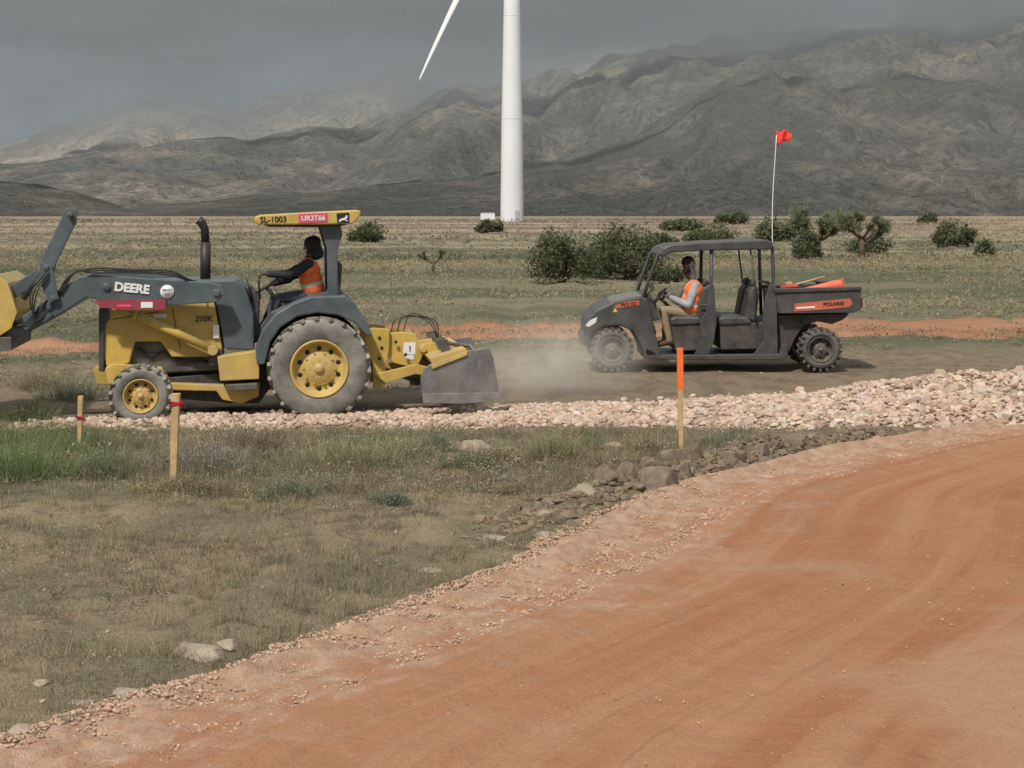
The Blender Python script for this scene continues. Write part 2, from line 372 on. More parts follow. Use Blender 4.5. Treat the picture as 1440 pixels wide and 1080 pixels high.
# low cloud and haze sheets, leaning along the sun direction
def cloud(y,v0,v1,strength,seed,col,xk=0.,wob=2.2,lo_=.74,lean=.78):
    m=bpy.data.materials.new('mist');N=NB(nt(m))
    pos=N.n('ShaderNodeNewGeometry').outputs['Position'];s=N.n('ShaderNodeSeparateXYZ');N.set(s.inputs[0],pos)
    z0=H+(300-v0)/F*y;z1=H+(300-v1)/F*y
    off=N.n('ShaderNodeVectorMath',operation='ADD');N.set(off.inputs[0],pos);off.inputs[1].default_value=(seed*333.,0,seed*77.);pp_=off.outputs[0]
    n=N.noise(N.mapping(pp_,(1/(y*.16),0,1/(y*.07))),1,4,.45)
    zz=N.math('ADD',s.outputs[2],N.math('MULTIPLY',N.math('SUBTRACT',n,.5),(z1-z0)*wob))
    zz=N.math('SUBTRACT',zz,N.math('MULTIPLY',N.math('MAXIMUM',s.outputs[0],-300.),xk))
    al=N.mr(zz,z0,z1,0,strength)
    n2=N.noise(N.mapping(pp_,(1/(y*.25),0,1/(y*.07))),1.3,4,.5)
    cc=N.mix(N.mr(n2,.35,.65),tuple(k*lo_ for k in col),col)
    d=N.n('ShaderNodeBsdfDiffuse');N.set(d.inputs[0],cc);tl=N.n('ShaderNodeBsdfTranslucent');N.set(tl.inputs[0],cc)
    ms=N.n('ShaderNodeMixShader');ms.inputs[0].default_value=.4;N.t.links.new(d.outputs[0],ms.inputs[1]);N.t.links.new(tl.outputs[0],ms.inputs[2])
    tr=N.n('ShaderNodeBsdfTransparent');mx=N.n('ShaderNodeMixShader');N.set(mx.inputs[0],al);N.t.links.new(tr.outputs[0],mx.inputs[1]);N.t.links.new(ms.outputs[0],mx.inputs[2])
    o=N.n('ShaderNodeOutputMaterial');N.t.links.new(mx.outputs[0],o.inputs[0])
    zb0=max(2,z0-(z1-z0)*1.3)
    V=[]
    for zq in (zb0,z0+y*.25):
        for xq in (-1.3*y,1.5*y):
            V.append((xq+sd.x/sd.z*zq*lean,y+sd.y/sd.z*zq*lean,zq))
    npmesh('sky_cloud_haze',V,[(0,1,3,2)],m,flat=True,kind='structure',label='grey low cloud and haze veiling the mountains')
cloud(3050,210,95,.95,1,(.70,.78,.85),.06,2.4,.68)
cloud(2200,185,10,.90,4,(.68,.74,.78),.055,2.0,.72)
cloud(1450,130,-60,.80,6,(.66,.71,.74),.035,1.7,.8)
cloud(860,305,170,.26,8,(.72,.78,.84),.0,.3,.85,.85)  # thin added sheet standing for haze over all the hills, not cloud
# world
w=bpy.data.worlds.new('World');scene.world=w;w.use_nodes=True;N=NB(w.node_tree)
for n in list(w.node_tree.nodes):w.node_tree.nodes.remove(n)
sky=N.n('ShaderNodeTexSky');sky.sky_type='NISHITA';sky.sun_disc=False;sky.sun_elevation=SE;sky.sun_rotation=SAZ
b1=N.n('ShaderNodeBackground');N.set(b1.inputs[0],sky.outputs[0]);b1.inputs[1].default_value=.10
g=N.n('ShaderNodeTexCoord').outputs['Generated'];s=N.n('ShaderNodeSeparateXYZ');N.set(s.inputs[0],g)
n=N.noise(N.mapping(g,(3,3,12)),1.,6,.55)
c=N.mix(N.mr(N.math('ADD',s.outputs[2],N.math('MULTIPLY',N.math('SUBTRACT',n,.5),.10)),.055,.13),(.21,.245,.285),(.42,.44,.45))
c=N.mix(N.mr(s.outputs[2],.15,.7),c,(.62,.64,.66))
b2=N.n('ShaderNodeBackground');N.set(b2.inputs[0],c);b2.inputs[1].default_value=1.0
mx=N.n('ShaderNodeMixShader');mx.inputs[0].default_value=.88;w.node_tree.links.new(b1.outputs[0],mx.inputs[1]);w.node_tree.links.new(b2.outputs[0],mx.inputs[2])
o=N.n('ShaderNodeOutputWorld');w.node_tree.links.new(mx.outputs[0],o.inputs[0])
L=bpy.data.lights.new('sun','SUN');L.energy=3.6;L.angle=math.radians(3.0);L.color=(1,.94,.84)
lo=bpy.data.objects.new('sun',L);COL.objects.link(lo)
lo.rotation_euler=sd.to_track_quat('Z','Y').to_euler();lo.location=sd*50
cam=bpy.data.cameras.new('camera');co=bpy.data.objects.new('camera',cam);COL.objects.link(co);co.location=(0,0,H);co.rotation_euler=(math.pi/2,0,0)
cam.lens=60;cam.sensor_width=36;cam.shift_y=-240/1440;cam.clip_end=12000;scene.camera=co
# ================================================================= scatter helpers
t=(1+5**.5)/2
ICO_V=np.array([(-1,t,0),(1,t,0),(-1,-t,0),(1,-t,0),(0,-1,t),(0,1,t),(0,-1,-t),(0,1,-t),(t,0,-1),(t,0,1),(-t,0,-1),(-t,0,1)])/math.sqrt(1+t*t)
ICO_F=np.array([(0,11,5),(0,5,1),(0,1,7),(0,7,10),(0,10,11),(1,5,9),(5,11,4),(11,10,2),(10,7,6),(7,1,8),(3,9,4),(3,4,2),(3,2,6),(3,6,8),(3,8,9),(4,9,5),(2,4,11),(6,2,10),(8,6,7),(9,8,1)])
def rocks(name,P,S,C,m,label,flatn=.7,kind='stuff'):
    n=len(P);J=1+.55*(rng.random((n,12,1))-.5);V=ICO_V[None]*J
    sc=np.stack([.8+.5*rng.random(n),.7+.5*rng.random(n),flatn*(.7+.5*rng.random(n))],-1)
    V=V*sc[:,None,:];an=rng.random(n)*6.28;tl=(rng.random(n)-.5)*1.2
    c,s_=np.cos(an)[:,None],np.sin(an)[:,None];x=V[...,0].copy();z=V[...,2].copy()
    ct,stt=np.cos(tl)[:,None],np.sin(tl)[:,None];V[...,0],V[...,2]=x*ct-z*stt,x*stt+z*ct
    x=V[...,0].copy();y=V[...,1].copy();V[...,0],V[...,1]=x*c-y*s_,x*s_+y*c
    V=V*S[:,None,None]+P[:,None,:]
    Fc=ICO_F[None]+(np.arange(n)*12)[:,None,None]
    return npmesh(name,V.reshape(-1,3),Fc.reshape(-1,3),m,np.repeat(C,12,0),kind=kind,label=label)
M_attr=attr_mat('stone_chips',.95)
def jit(base,n,var=.25,hue=.06):
    b=np.array(base)[None]*(1+var*(rng.random((n,1))*2-1));return b*(1+hue*(rng.random((n,3))*2-1))
# gravel bed
def gr_far(x): return np.interp(x,[-6.2,-4,-1,0.5,2.75,5,7.3,12],[21.45,22.4,22.9,23.2,23.6,24.0,24.5,25.])
def gr_near(x): return 20.95+.25*(fbm(x*1.3,x*0,3,5)-.5)
def gr_h(x,y):
    t=(y-20.95)/(gr_far(x)-20.95);e=np.clip(1-np.abs(2*t-1)**2.5,0,1)
    return (np.interp(x,[-6.5,-3,-.5,1,4,5,6.4,12],[.01,.03,.04,.07,.13,.28,.42,.5])*e)*(.35+1.3*fbm(x*1.1,y*1.1,3,77))
n=30000;px=rng.uniform(-6.2,11.5,n);t_=rng.random(n)
py=gr_near(px)+(gr_far(px)-gr_near(px))*t_+.16*rng.standard_normal(n)
thr=np.interp(px,[-6,-1,2,5],[.50,.44,.32,.1])
keep=(rng.random(n)<np.interp(px,[-6.2,-4.5,-1,1],[.35,.6,.8,1]))&((fbm(px*1.1,py*2.2,3,91)>thr)|(rng.random(n)<.25));px,py=px[keep],py[keep];n=len(px)
hh=gr_h(px,py);S=.013+.045*rng.random(n)**2.8+.010*np.clip(px/5,0,1)
big=rng.random(n)<.02;S[big]*=1.6
P=np.stack([px,py,zb(px,py)+hh+S*.2],-1)
C=jit((.475,.355,.275),n,.22,.05);k=rng.random(n)<.16;C[k]=jit((.37,.25,.185),k.sum(),.2);k=rng.random(n)<.2;C[k]=jit((.54,.455,.375),k.sum(),.12)
rocks('gravel_bed',P,S,C,M_attr,'windrow of crushed pinkish white rock')
gx=np.arange(-6.0,12,.08);gt=np.linspace(-.05,1.05,46);GT,GX=np.meshgrid(gt,gx,indexing='ij')
GY=gr_near(GX)+(gr_far(GX)-gr_near(GX))*GT
GZ=zb(GX,GY)+gr_h(GX,GY)-.012+.03*(fbm(GX*6,GY*6,2,3)-.5);GZ=np.where((GT<0)|(GT>1),GZ-.1,GZ)
M_grv=mat('crushed_rock_fines',(.33,.245,.18),.95,0,.3,9,.8)
npmesh('gravel_path',np.stack([GX,GY,GZ],-1).reshape(-1,3),grid_faces(*GX.shape),M_grv,flat=False,kind='structure',label='bed of pale crushed rock')
def edge_pts(n,s0,s1,y0,y1,pw=1):
    y=y0+(y1-y0)*rng.random(n)**.8;s=s0+(s1-s0)*rng.random(n)**pw
    return xe(y)+eoff(y)*np.exp(-np.maximum(s,0)/.5)+s-.05,y,s
x,y,s=edge_pts(32000,-.14,1.3,7,21,1.6)
z=zb(x,y)+.03+.04*np.exp(-((s-.16)/.18)**2);S=.004+.010*rng.random(len(x))**2.2
rocks('road_gravel',np.stack([x,y,z],-1),S,jit((.45,.305,.215),len(x),.3),M_attr,'pinkish gravel chips along the road edge')
x,y,s=edge_pts(4500,.4,9,7,21,1);z=zb(x,y)+.035;S=.003+.006*rng.random(len(x))**3
rocks('road_gravel',np.stack([x,y,z],-1),S,jit((.45,.28,.18),len(x),.3),M_attr,'small loose stones on the dirt road')
x,y,s=edge_pts(6000,-1.0,-.02,13.6,20.3,.8)
k=rng.random(len(x))<sst(13.2,15.5,y)*np.exp(s*.8);x,y,s=x[k],y[k],s[k]
z=gz(x,y)+.005;S=.012+.055*rng.random(len(x))**3.6
rocks('soil_clods',np.stack([x,y,z],-1),S,jit((.19,.147,.103),len(x),.3),M_attr,'loose brown clods of soil beside the road')
n=7000;y=rng.uniform(7.5,30,n);x=rng.uniform(-1,1,n)*.34*y;k=(x<xe(y)-.1);x,y=x[k],y[k]
z=gz(x,y);S=.004+.016*rng.random(len(x))**6
rocks('ground_pebbles',np.stack([x,y,z],-1),S,jit((.33,.27,.19),len(x),.4),M_attr,'scattered pebbles and crumbs of dry soil')
# vegetation
def bladesV(P,hgt,wid,C,lean,ldir=None,base=.75):
    n=len(P);a=rng.random(n)*6.283;l=lean*rng.standard_normal(n);b=rng.random(n)*6.283
    if ldir is not None:b=ldir;l=lean*rng.random(n)*1.6
    dx,dy=np.cos(a)*wid/2,np.sin(a)*wid/2
    V=np.zeros((n,3,3));V[:,0]=P+np.stack([-dx,-dy,-.01+0*dx],-1);V[:,1]=P+np.stack([dx,dy,-.01+0*dx],-1)
    V[:,2]=P+np.stack([np.cos(b)*l*hgt,np.sin(b)*l*hgt,hgt],-1)
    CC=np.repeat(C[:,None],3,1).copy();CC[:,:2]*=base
    return V,CC
def blades(name,P,hgt,wid,C,label,lean=.5,parent=None,kind='stuff',cat=None,origin=(0,0,0),ldir=None):
    V,CC=bladesV(P,hgt,wid,C,lean,ldir)
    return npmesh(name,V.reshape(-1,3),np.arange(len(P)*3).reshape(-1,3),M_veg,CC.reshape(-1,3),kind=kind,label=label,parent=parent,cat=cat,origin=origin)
def clumpy(n,y0,y1,dens=None,amin=-.34,amax=.34,ypow=1.):
    cy=y0+(y1-y0)*rng.random(n)**ypow;cx=rng.uniform(amin,amax,n)*cy
    m=np.ones(n,bool)
    m&=(cx<xe(cy)-.2)|(cy>24.6)
    m&=~((cy>20.5)&(cy<gr_far(cx)+.3))
    if dens is not None:m&=rng.random(n)<dens(cx,cy)
    return cx[m],cy[m]
def veg(name,ncl,y0,y1,k,sig,hh,ww,pal,label,dens=None,amin=-.34,amax=.34,lean=.5,ypow=1.,grow=0.):
    cx,cy=clumpy(ncl,y0,y1,dens,amin,amax,ypow);idx=np.repeat(np.arange(len(cx)),k)
    g=1+grow*np.clip((cy-25)/25,0,6)
    sc=(.4+1.1*rng.random(len(cx)))*g
    x=cx[idx]+sig*sc[idx]*rng.standard_normal(len(idx));y=cy[idx]+sig*sc[idx]*rng.standard_normal(len(idx))
    r=np.hypot(x-cx[idx],y-cy[idx])/(sig*sc[idx]);h=hh*sc[idx]*np.clip(1.2-.35*r,.3,1.2)*(.5+.7*rng.random(len(idx)))
    pal=np.array(pal);ci=rng.integers(0,len(pal),len(cx))
    C=pal[ci][idx]*(.65+.7*rng.random((len(idx),1)))
    blades(name,np.stack([x,y,gz(x,y)],-1),h,ww*g[idx],C,label,lean)
def puffs(name,ncl,y0,y1,k,rad,hgt,size,pal,label,dens=None,ypow=1.,grow=0.,con=.3,bandf=None):
    cx,cy=clumpy(ncl,y0,y1,dens,ypow=ypow);g=1+grow*np.clip((cy-25)/25,0,12);idx=np.repeat(np.arange(len(cx)),k);n=len(idx)
    sc=(.45+1.1*rng.random(len(cx))**1.5)*g;a=rng.random(n)*6.283;r=rng.random(n)**.6
    lump=.6+.8*vn(np.cos(a)*1.7+cx[idx]*9,np.sin(a)*1.7+cy[idx]*9,6)
    x=cx[idx]+np.cos(a)*r*rad*sc[idx]*lump;y=cy[idx]+np.sin(a)*r*rad*sc[idx]*lump;q=rng.random(n)**.7
    z=gz(x,y)+q*np.sqrt(1-r*r+.02)*hgt*sc[idx]
    T=rng.standard_normal((n,3,3))*(size*g[idx]*.6)[:,None,None];V=np.stack([x,y,z],-1)[:,None]+T
    pal=np.array(pal)
    if bandf is None: ci=rng.integers(0,len(pal),len(cx))
    else: ci=np.clip(((bandf(cx,cy)-.3)/.4+.18*rng.standard_normal(len(cx)))*len(pal),0,len(pal)-1).astype(int)
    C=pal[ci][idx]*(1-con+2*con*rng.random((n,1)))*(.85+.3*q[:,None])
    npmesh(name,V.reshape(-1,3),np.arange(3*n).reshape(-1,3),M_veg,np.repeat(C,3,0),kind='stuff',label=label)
DRY=[(.38,.315,.20),(.29,.245,.16),(.46,.385,.25),(.26,.225,.14)]
GRN=[(.20,.235,.115),(.17,.20,.10),(.24,.26,.145),(.27,.275,.18)]
PUR=[(.24,.18,.15),(.28,.21,.165),(.20,.16,.12),(.33,.285,.215)]
GSG=[(.25,.265,.195),(.22,.24,.17),(.30,.31,.23)]
veg('dry_grass',8500,8,20.4,15,.065,.04,.0045,DRY,'short dry grass and stubble on tan soil',lambda x,y:np.clip((fbm(x*.9,y*.9,4,61)-.42)*6,.06,1),lean=.9)
veg('dry_grass',5200,9,20.3,24,.075,.06,.005,PUR,'brownish low dead brush',lambda x,y:np.clip((fbm(x*.8+9,y*.8,4,67)-.46)*8,0,1),lean=.8)
veg('straw_tussock',1900,8.5,20.3,40,.05,.11,.0055,[(.46,.39,.25),(.40,.34,.22),(.33,.29,.18),(.28,.27,.17)],'straw coloured grass tussocks',lambda x,y:np.clip((fbm(x*.7+19,y*.7,4,69)-.43)*7,.05,1),lean=.6)
veg('green_grass',1300,9,20.2,20,.07,.05,.006,GRN,'sparse green grass tufts',lambda x,y:np.clip((fbm(x*.5+30,y*.5,3,71)-.45)*6,0,1)*(1-.7*sst(-2,2,x)),lean=.7)
puffs('low_scrub',1700,10,20.3,36,.12,.07,.011,PUR+PUR+DRY+GSG,'low twiggy scrub cushions',lambda x,y:np.clip((fbm(x*.7+3,y*.7,4,63)-.44)*7,.03,1))
veg('brush_belt',520,16.8,20.4,60,.12,.20,.008,GRN+[(.20,.29,.10),(.22,.30,.12)],'green grassy weeds',lambda x,y:1-sst(-5.0,-3.9,x)+.06,lean=.5,amax=.05)
veg('brush_belt',2000,16.0,20.4,55,.12,.13,.007,PUR+DRY+DRY+GSG,'straw and grey brown dead weeds',lambda x,y:np.where(x<-1.0,.9,.5)*np.clip((fbm(x*.8,y*1.2,3,99)-.3)*4,.1,1),lean=.6,amax=.14)
puffs('low_scrub',1200,16.0,20.4,80,.20,.16,.013,PUR+DRY+GSG+DRY,'low twiggy scrub cushions by the stakes',lambda x,y:np.where(x<.8,.95,.35)*np.clip((fbm(x*.8+4,y*1.2,3,98)-.3)*4,.1,1))
puffs('brush_plain',2800,24.8,33,34,.17,.11,.018,DRY+GRN+PUR,'low desert scrub',lambda x,y:np.clip((fbm(x*.4,y*.6,3,81)-.33)*4,0,1)*np.where((x>-.8)&(y<29.0),.10,1),ypow=.8)
OLV=[(.13,.145,.085),(.155,.165,.10),(.185,.19,.12),(.25,.225,.145),(.33,.28,.185)]
bf=lambda x,y:fbm(x*.035,y*.10,4,83)
puffs('brush_plain',9500,31.5,85,24,.36,.16,.034,OLV,'low olive scrub covering the plain',lambda x,y:np.clip((fbm(x*.12,y*.2,3,84)-.28)*3,.12,1),ypow=.9,grow=.22,con=.22,bandf=bf)
puffs('brush_plain',9000,75,480,12,.5,.13,.05,[(.16,.16,.105),(.22,.205,.135),(.30,.235,.175),(.34,.29,.20),(.38,.325,.22)],'distant tan and reddish scrub',lambda x,y:np.clip((fbm(x*.05,y*.08,3,87)-.3)*3,.1,1),ypow=1.5,grow=.22,con=.22,bandf=lambda x,y:fbm(x*.012,y*.04,4,89))
# individual plants
def plant(name,u,v,wpx,hpx,pal,label,cat='plant',k=620,grassy=False):
    p=GP(u,v);s=F/p.y;w_=wpx/s/2;h_=hpx/s
    def base(n):
        a=rng.random(n)*6.283;r=rng.random(n)**.7;lump=.45+1.0*vn(np.cos(a)*2.5+u,np.sin(a)*2.5+v,3)
        x=p.x+np.cos(a)*r*w_*.95*lump;y=p.y+np.sin(a)*r*w_*.8*lump;return a,r,x,y
    pal=np.array(pal);a,r,x,y=base(k)
    P=np.stack([x,y,gz(x,y)],-1);C=pal[rng.integers(0,len(pal),k)]*(.65+.6*rng.random((k,1)))
    V1,C1=bladesV(P,h_*np.sqrt(1.05-r*r*.9)*(.35+.75*rng.random(k)),np.full(k,.008),C,.6,a+.5*rng.standard_normal(k),.85)
    n=k if grassy else int(k*2)
    a,r,x,y=base(n);q=rng.random(n)**.6;z=gz(x,y)+q*np.sqrt(1.02-r*r)*h_*.75*(.4+1.2*vn(x*11,y*11,4))
    T=rng.standard_normal((n,3,3))*.008;V2=np.stack([x,y,z],-1)[:,None]+T
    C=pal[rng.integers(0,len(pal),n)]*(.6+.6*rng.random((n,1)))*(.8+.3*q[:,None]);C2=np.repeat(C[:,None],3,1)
    V=np.concatenate([V1.reshape(-1,3),V2.reshape(-1,3)]);CC=np.concatenate([C1.reshape(-1,3),C2.reshape(-1,3)])
    o=npmesh(name,V,np.arange(len(V)).reshape(-1,3),M_veg,CC,label=label,cat=cat,origin=tuple(p))
    o['group']='tufts and small shrubs on the verge'
SAGE=[(.26,.29,.20),(.22,.25,.17),(.33,.35,.25),(.36,.33,.23)]
YLW=[(.43,.385,.24),(.36,.32,.20),(.32,.33,.19)]
for (u,v,w_,h_,pal,l) in [(405,698,85,46,SAGE,'green sagebrush tuft on dry ground'),(612,640,62,32,SAGE,'small grey green shrub by the gravel'),(1030,640,52,40,SAGE,'grey green bush beside the road edge'),
    (778,648,90,50,YLW,'dry yellowish grass tussock'),(455,655,150,52,YLW,'pale dry tussock of grass'),(300,660,140,48,[(.42,.39,.35),(.34,.31,.27),(.26,.22,.19)],'silvery dead brush near a stake'),
    (30,672,130,76,[(.19,.28,.11),(.25,.31,.15)],'bright green weeds'),(150,668,100,45,[(.20,.26,.13),(.30,.30,.20)],'green weeds by a stake'),(660,660,80,28,GRN,'low green tuft'),(915,640,60,28,DRY,'dry brush on loose soil'),(548,705,60,26,GSG,'small sage tuft'),(520,660,110,46,YLW,'pale dry tussock of grass'),(360,640,90,40,PUR,'brown dead brush near a stake'),
    (820,615,60,18,DRY,'dry grass beside the gravel'),(1005,628,50,20,GRN,'low green weeds'),(270,690,90,26,DRY,'low straw tuft'),(700,655,80,28,DRY,'dry brush on loose soil'),(100,560,110,40,GSG,'sage clump behind the tractor'),(60,545,110,34,DRY,'dry clump behind the tractor'),(40,590,90,34,GRN,'green clump by the gravel'),
    (570,645,100,36,YLW,'pale dry tussock of grass'),(740,690,90,24,DRY,'dry tussock of pale grass')]:
    plant('sagebrush' if pal in (SAGE,GSG) else 'grass_tussock',u,v,w_,h_,pal,l,grassy=(pal is YLW))
def leafcloud(cs,rs,n,size,pal):
    cs=np.array(cs);rs=np.array(rs);i=rng.integers(0,len(cs),n)
    d=rng.standard_normal((n,3));d/=np.linalg.norm(d,axis=1)[:,None];r=rng.random(n)**.45
    r*=.7+.65*vn(d[:,0]*3+i*7,d[:,2]*3+d[:,1]*2,5)
    P=cs[i]+d*rs[i]*r[:,None];T=rng.standard_normal((n,3,3))*size*.6
    V=P[:,None]+T;pal=np.array(pal);C=pal[rng.integers(0,len(pal),n)]*(.55+.75*rng.random((n,1)))
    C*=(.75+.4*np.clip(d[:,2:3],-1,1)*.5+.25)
    return V.reshape(-1,3),np.arange(3*n).reshape(-1,3),np.repeat(C,3,0)
def bush(u,v,wpx,hpx,label,pal=((.09,.115,.062),(.12,.14,.075),(.165,.175,.105)),n=2600,nm='desert_shrub',gr='shrubs scattered on the plain'):
    p=GP(u,v);s=F/p.y;w_=wpx/s;h_=hpx/s
    e=empty(nm,p,label,'shrub',group=gr);mb=MB();cs=[];rs=[]
    for k in range(13):
        a=k*2.4+random.random();r=math.sqrt((k+.5)/13)*w_*.40
        top=h_*(1-.55*(r/(w_*.42))**2)
        q=p+Vector((math.cos(a)*r,math.sin(a)*r*.8,top*random.uniform(.4,.8)))
        mb.tube([p+Vector((math.cos(a)*.04,math.sin(a)*.04,-.05)),p.lerp(q,.5)+Vector((0,0,.03)),q],[.035*h_,.022*h_,.008*h_],5)
        f=.65+.6*random.random()
        cs.append(tuple(q));rs.append((w_*.19*f,w_*.19*f,h_*.28*f))
        if k%2:
            cs.append((q.x,q.y,p.z+h_*.22));rs.append((w_*.18*f,w_*.18*f,h_*.25))
    mb.obj('stem',M_bark,e)
    V,Fc,C=leafcloud(cs,rs,n,max(.030,.0012*p.y),pal);V[:,2]=np.maximum(V[:,2],p.z)
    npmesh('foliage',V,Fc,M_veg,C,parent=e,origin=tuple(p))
for a in [(790,398,108,92,'large dark green creosote bush'),(884,392,118,96,'wide dark juniper bush'),(838,390,60,50,'dark low bush'),(1000,345,84,34,'distant dark green bush'),(1092,340,68,36,'distant green bush'),(1135,366,50,50,'dense dark bush under a joshua tree'),
    (690,327,42,22,'small green bush near the turbine'),(517,341,56,32,'round green bush on the plain'),(1030,315,46,20,'far dark bush'),(1342,348,74,44,'olive green bush on the plain'),(1305,314,26,14,'far round bush'),(960,326,60,20,'far low bush'),(1385,362,30,28,'small bright bush'),(930,350,50,26,'low bush'),(1220,356,70,26,'low bush beneath joshua tree'),(940,398,60,30,'low bush beside the junipers')]:
    bush(*a[:4],a[4],n=6000 if a[2]>90 else 2600)
def joshua(u,v,hpx,label,seed,nl=6):
    random.seed(seed);p=GP(u,v);s=F/p.y;h_=hpx/s
    e=empty('joshua_tree',p,label,'tree',group='joshua trees on the plain');mb=MB();tips=[]
    top=p+Vector((0,0,h_*.33));mb.tube([p+Vector((0,0,-.1)),top],[h_*.06,h_*.045],7)
    def limb(a,dirv,L,r,dep):
        b=a+dirv*L*.5+Vector((0,0,L*.08));c=a+dirv*L+Vector((0,0,L*.35));mb.tube([a,b,c],[r,r*.85,r*.7],6)
        if dep>0:
            for k in range(3):
                d2=(dirv+Vector((random.uniform(-1,1),random.uniform(-1,1),random.uniform(-.2,.8)))).normalized();limb(c,d2,L*.6,r*.75,dep-1)
        tips.append((c,(c-b).normalized()))
    for k in range(nl):
        a=k*2*math.pi/nl+random.random();limb(top-Vector((0,0,h_*.14*random.random())),Vector((math.cos(a),math.sin(a),.15+.5*random.random())).normalized(),h_*.29,h_*.032,1)
    mb.obj('trunk',M_bark,e)
    Vs=[];Cs=[]
    for c,d in tips:
        n=150;q=rng.standard_normal((n,3));q/=np.linalg.norm(q,axis=1)[:,None];q+=np.array(d)*.4
        L=h_*.12*(.7+.5*rng.random((n,1)));off=np.array(c)-np.array(d)*h_*.06*rng.random((n,1))
        o=np.cross(q,rng.standard_normal((n,3)));o/=np.linalg.norm(o,axis=1)[:,None];o*=h_*.010
        Vs.append(np.stack([off-o,off+o,off+q*L],1).reshape(-1,3));cc=np.array([(.24,.26,.165)])*(.55+.8*rng.random((n,1)));Cs.append(np.repeat(cc,3,0))
    V=np.concatenate(Vs);npmesh('crown',V,np.arange(len(V)).reshape(-1,3),M_veg,np.concatenate(Cs),parent=e,origin=tuple(p))
joshua(1150,362,88,'spiky joshua tree with dense rounded crown',4,7);joshua(1212,364,80,'branching joshua tree with spiky rosettes',9,7);joshua(1386,360,28,'small spiky joshua tree',5,3)
joshua(609,384,42,'small upright yucca on the plain',12,2)
random.seed(3)
# rocks
def rock(u,v,wpx,hpx,m,label,seed):
    p=GP(u,v);s=F/p.y;bm=bmesh.new();bmesh.ops.create_icosphere(bm,subdivisions=4,radius=1)
    rr=random.Random(seed);pls=[Vector((rr.gauss(0,1),rr.gauss(0,1),rr.gauss(.3,.7))).normalized() for _ in range(12)]
    co_=np.array([q.co[:] for q in bm.verts])
    n_=.34*(fbm(co_[:,0]*1.2+seed*5,co_[:,1]*1.2+co_[:,2]*1.1,3,seed)-.5)+.16*(fbm(co_[:,0]*4+seed,co_[:,2]*4+co_[:,1]*3,3,seed+3)-.5)
    for i,q in enumerate(bm.verts):
        c=q.co*(1+float(n_[i]))
        for pl in pls:
            d=c.dot(pl)
            if d>.66:c=c-pl*(d-.66)*.92
        c=c+q.co*float(n_[i])*.35
        q.co=Vector((c.x*wpx/s/2*1.25,c.y*wpx/s/2*.95,c.z*hpx/s*.68))
    mb=MB();mb.bm=bm
    for f in bm.faces:f.smooth=True
    bmesh.ops.translate(bm,verts=bm.verts,vec=p+Vector((0,0,hpx/s*.10)));mb.obj('rock',m,origin=p,label=label,cat='rock',group='rocks lying on the ground')
RK=[(283,920,66,26,M_rock,'pale rock half buried in dry soil'),(318,912,34,16,M_rock,'small pale rock in dry soil'),(945,664,52,48,M_clod,'large brown boulder beside the road'),(974,666,28,34,M_clod,'brown boulder beside a stake'),(928,692,58,54,M_clod,'large brown clod of earth'),(960,702,34,26,M_clod,'brown earth clod'),(912,660,30,26,M_clod,'small brown boulder'),(820,716,36,24,M_rock,'small tan rock by the road'),(848,704,36,28,M_clod,'brown clod'),(768,730,30,14,M_rock,'pale flat rock'),(765,752,30,12,M_rock,'pale flat rock'),(700,752,34,12,M_rock,'flat rock in the grass'),(668,636,60,24,M_rock,'pale tan rock in brush'),(712,632,40,14,M_rock,'pale low rock'),(600,798,34,8,M_rock,'pale rock'),(710,806,40,16,M_rock,'tan rock at the road edge'),(180,965,46,12,M_rock,'flat pale rock'),(110,980,40,12,M_rock,'flat pale rock'),(30,1035,46,16,M_rock,'grey rock'),(60,965,26,10,M_rock,'small rock'),(860,630,40,12,M_rock,'low rock'),(1080,658,34,20,M_clod,'brown clod'),(995,682,36,24,M_clod,'brown clod'),(882,690,34,26,M_clod,'brown clod'),(1130,648,26,14,M_clod,'brown clod')]
for k in range(26):
    tt=random.random();u_=830+330*tt;v_=722-78*tt-random.uniform(-2,20)*(1-.4*tt)
    RK.append((u_,v_,random.uniform(14,32),random.uniform(10,24),M_clod,'brown clod of dry earth'))
for i,a in enumerate(RK): rock(*a[:6],seed=i+1)
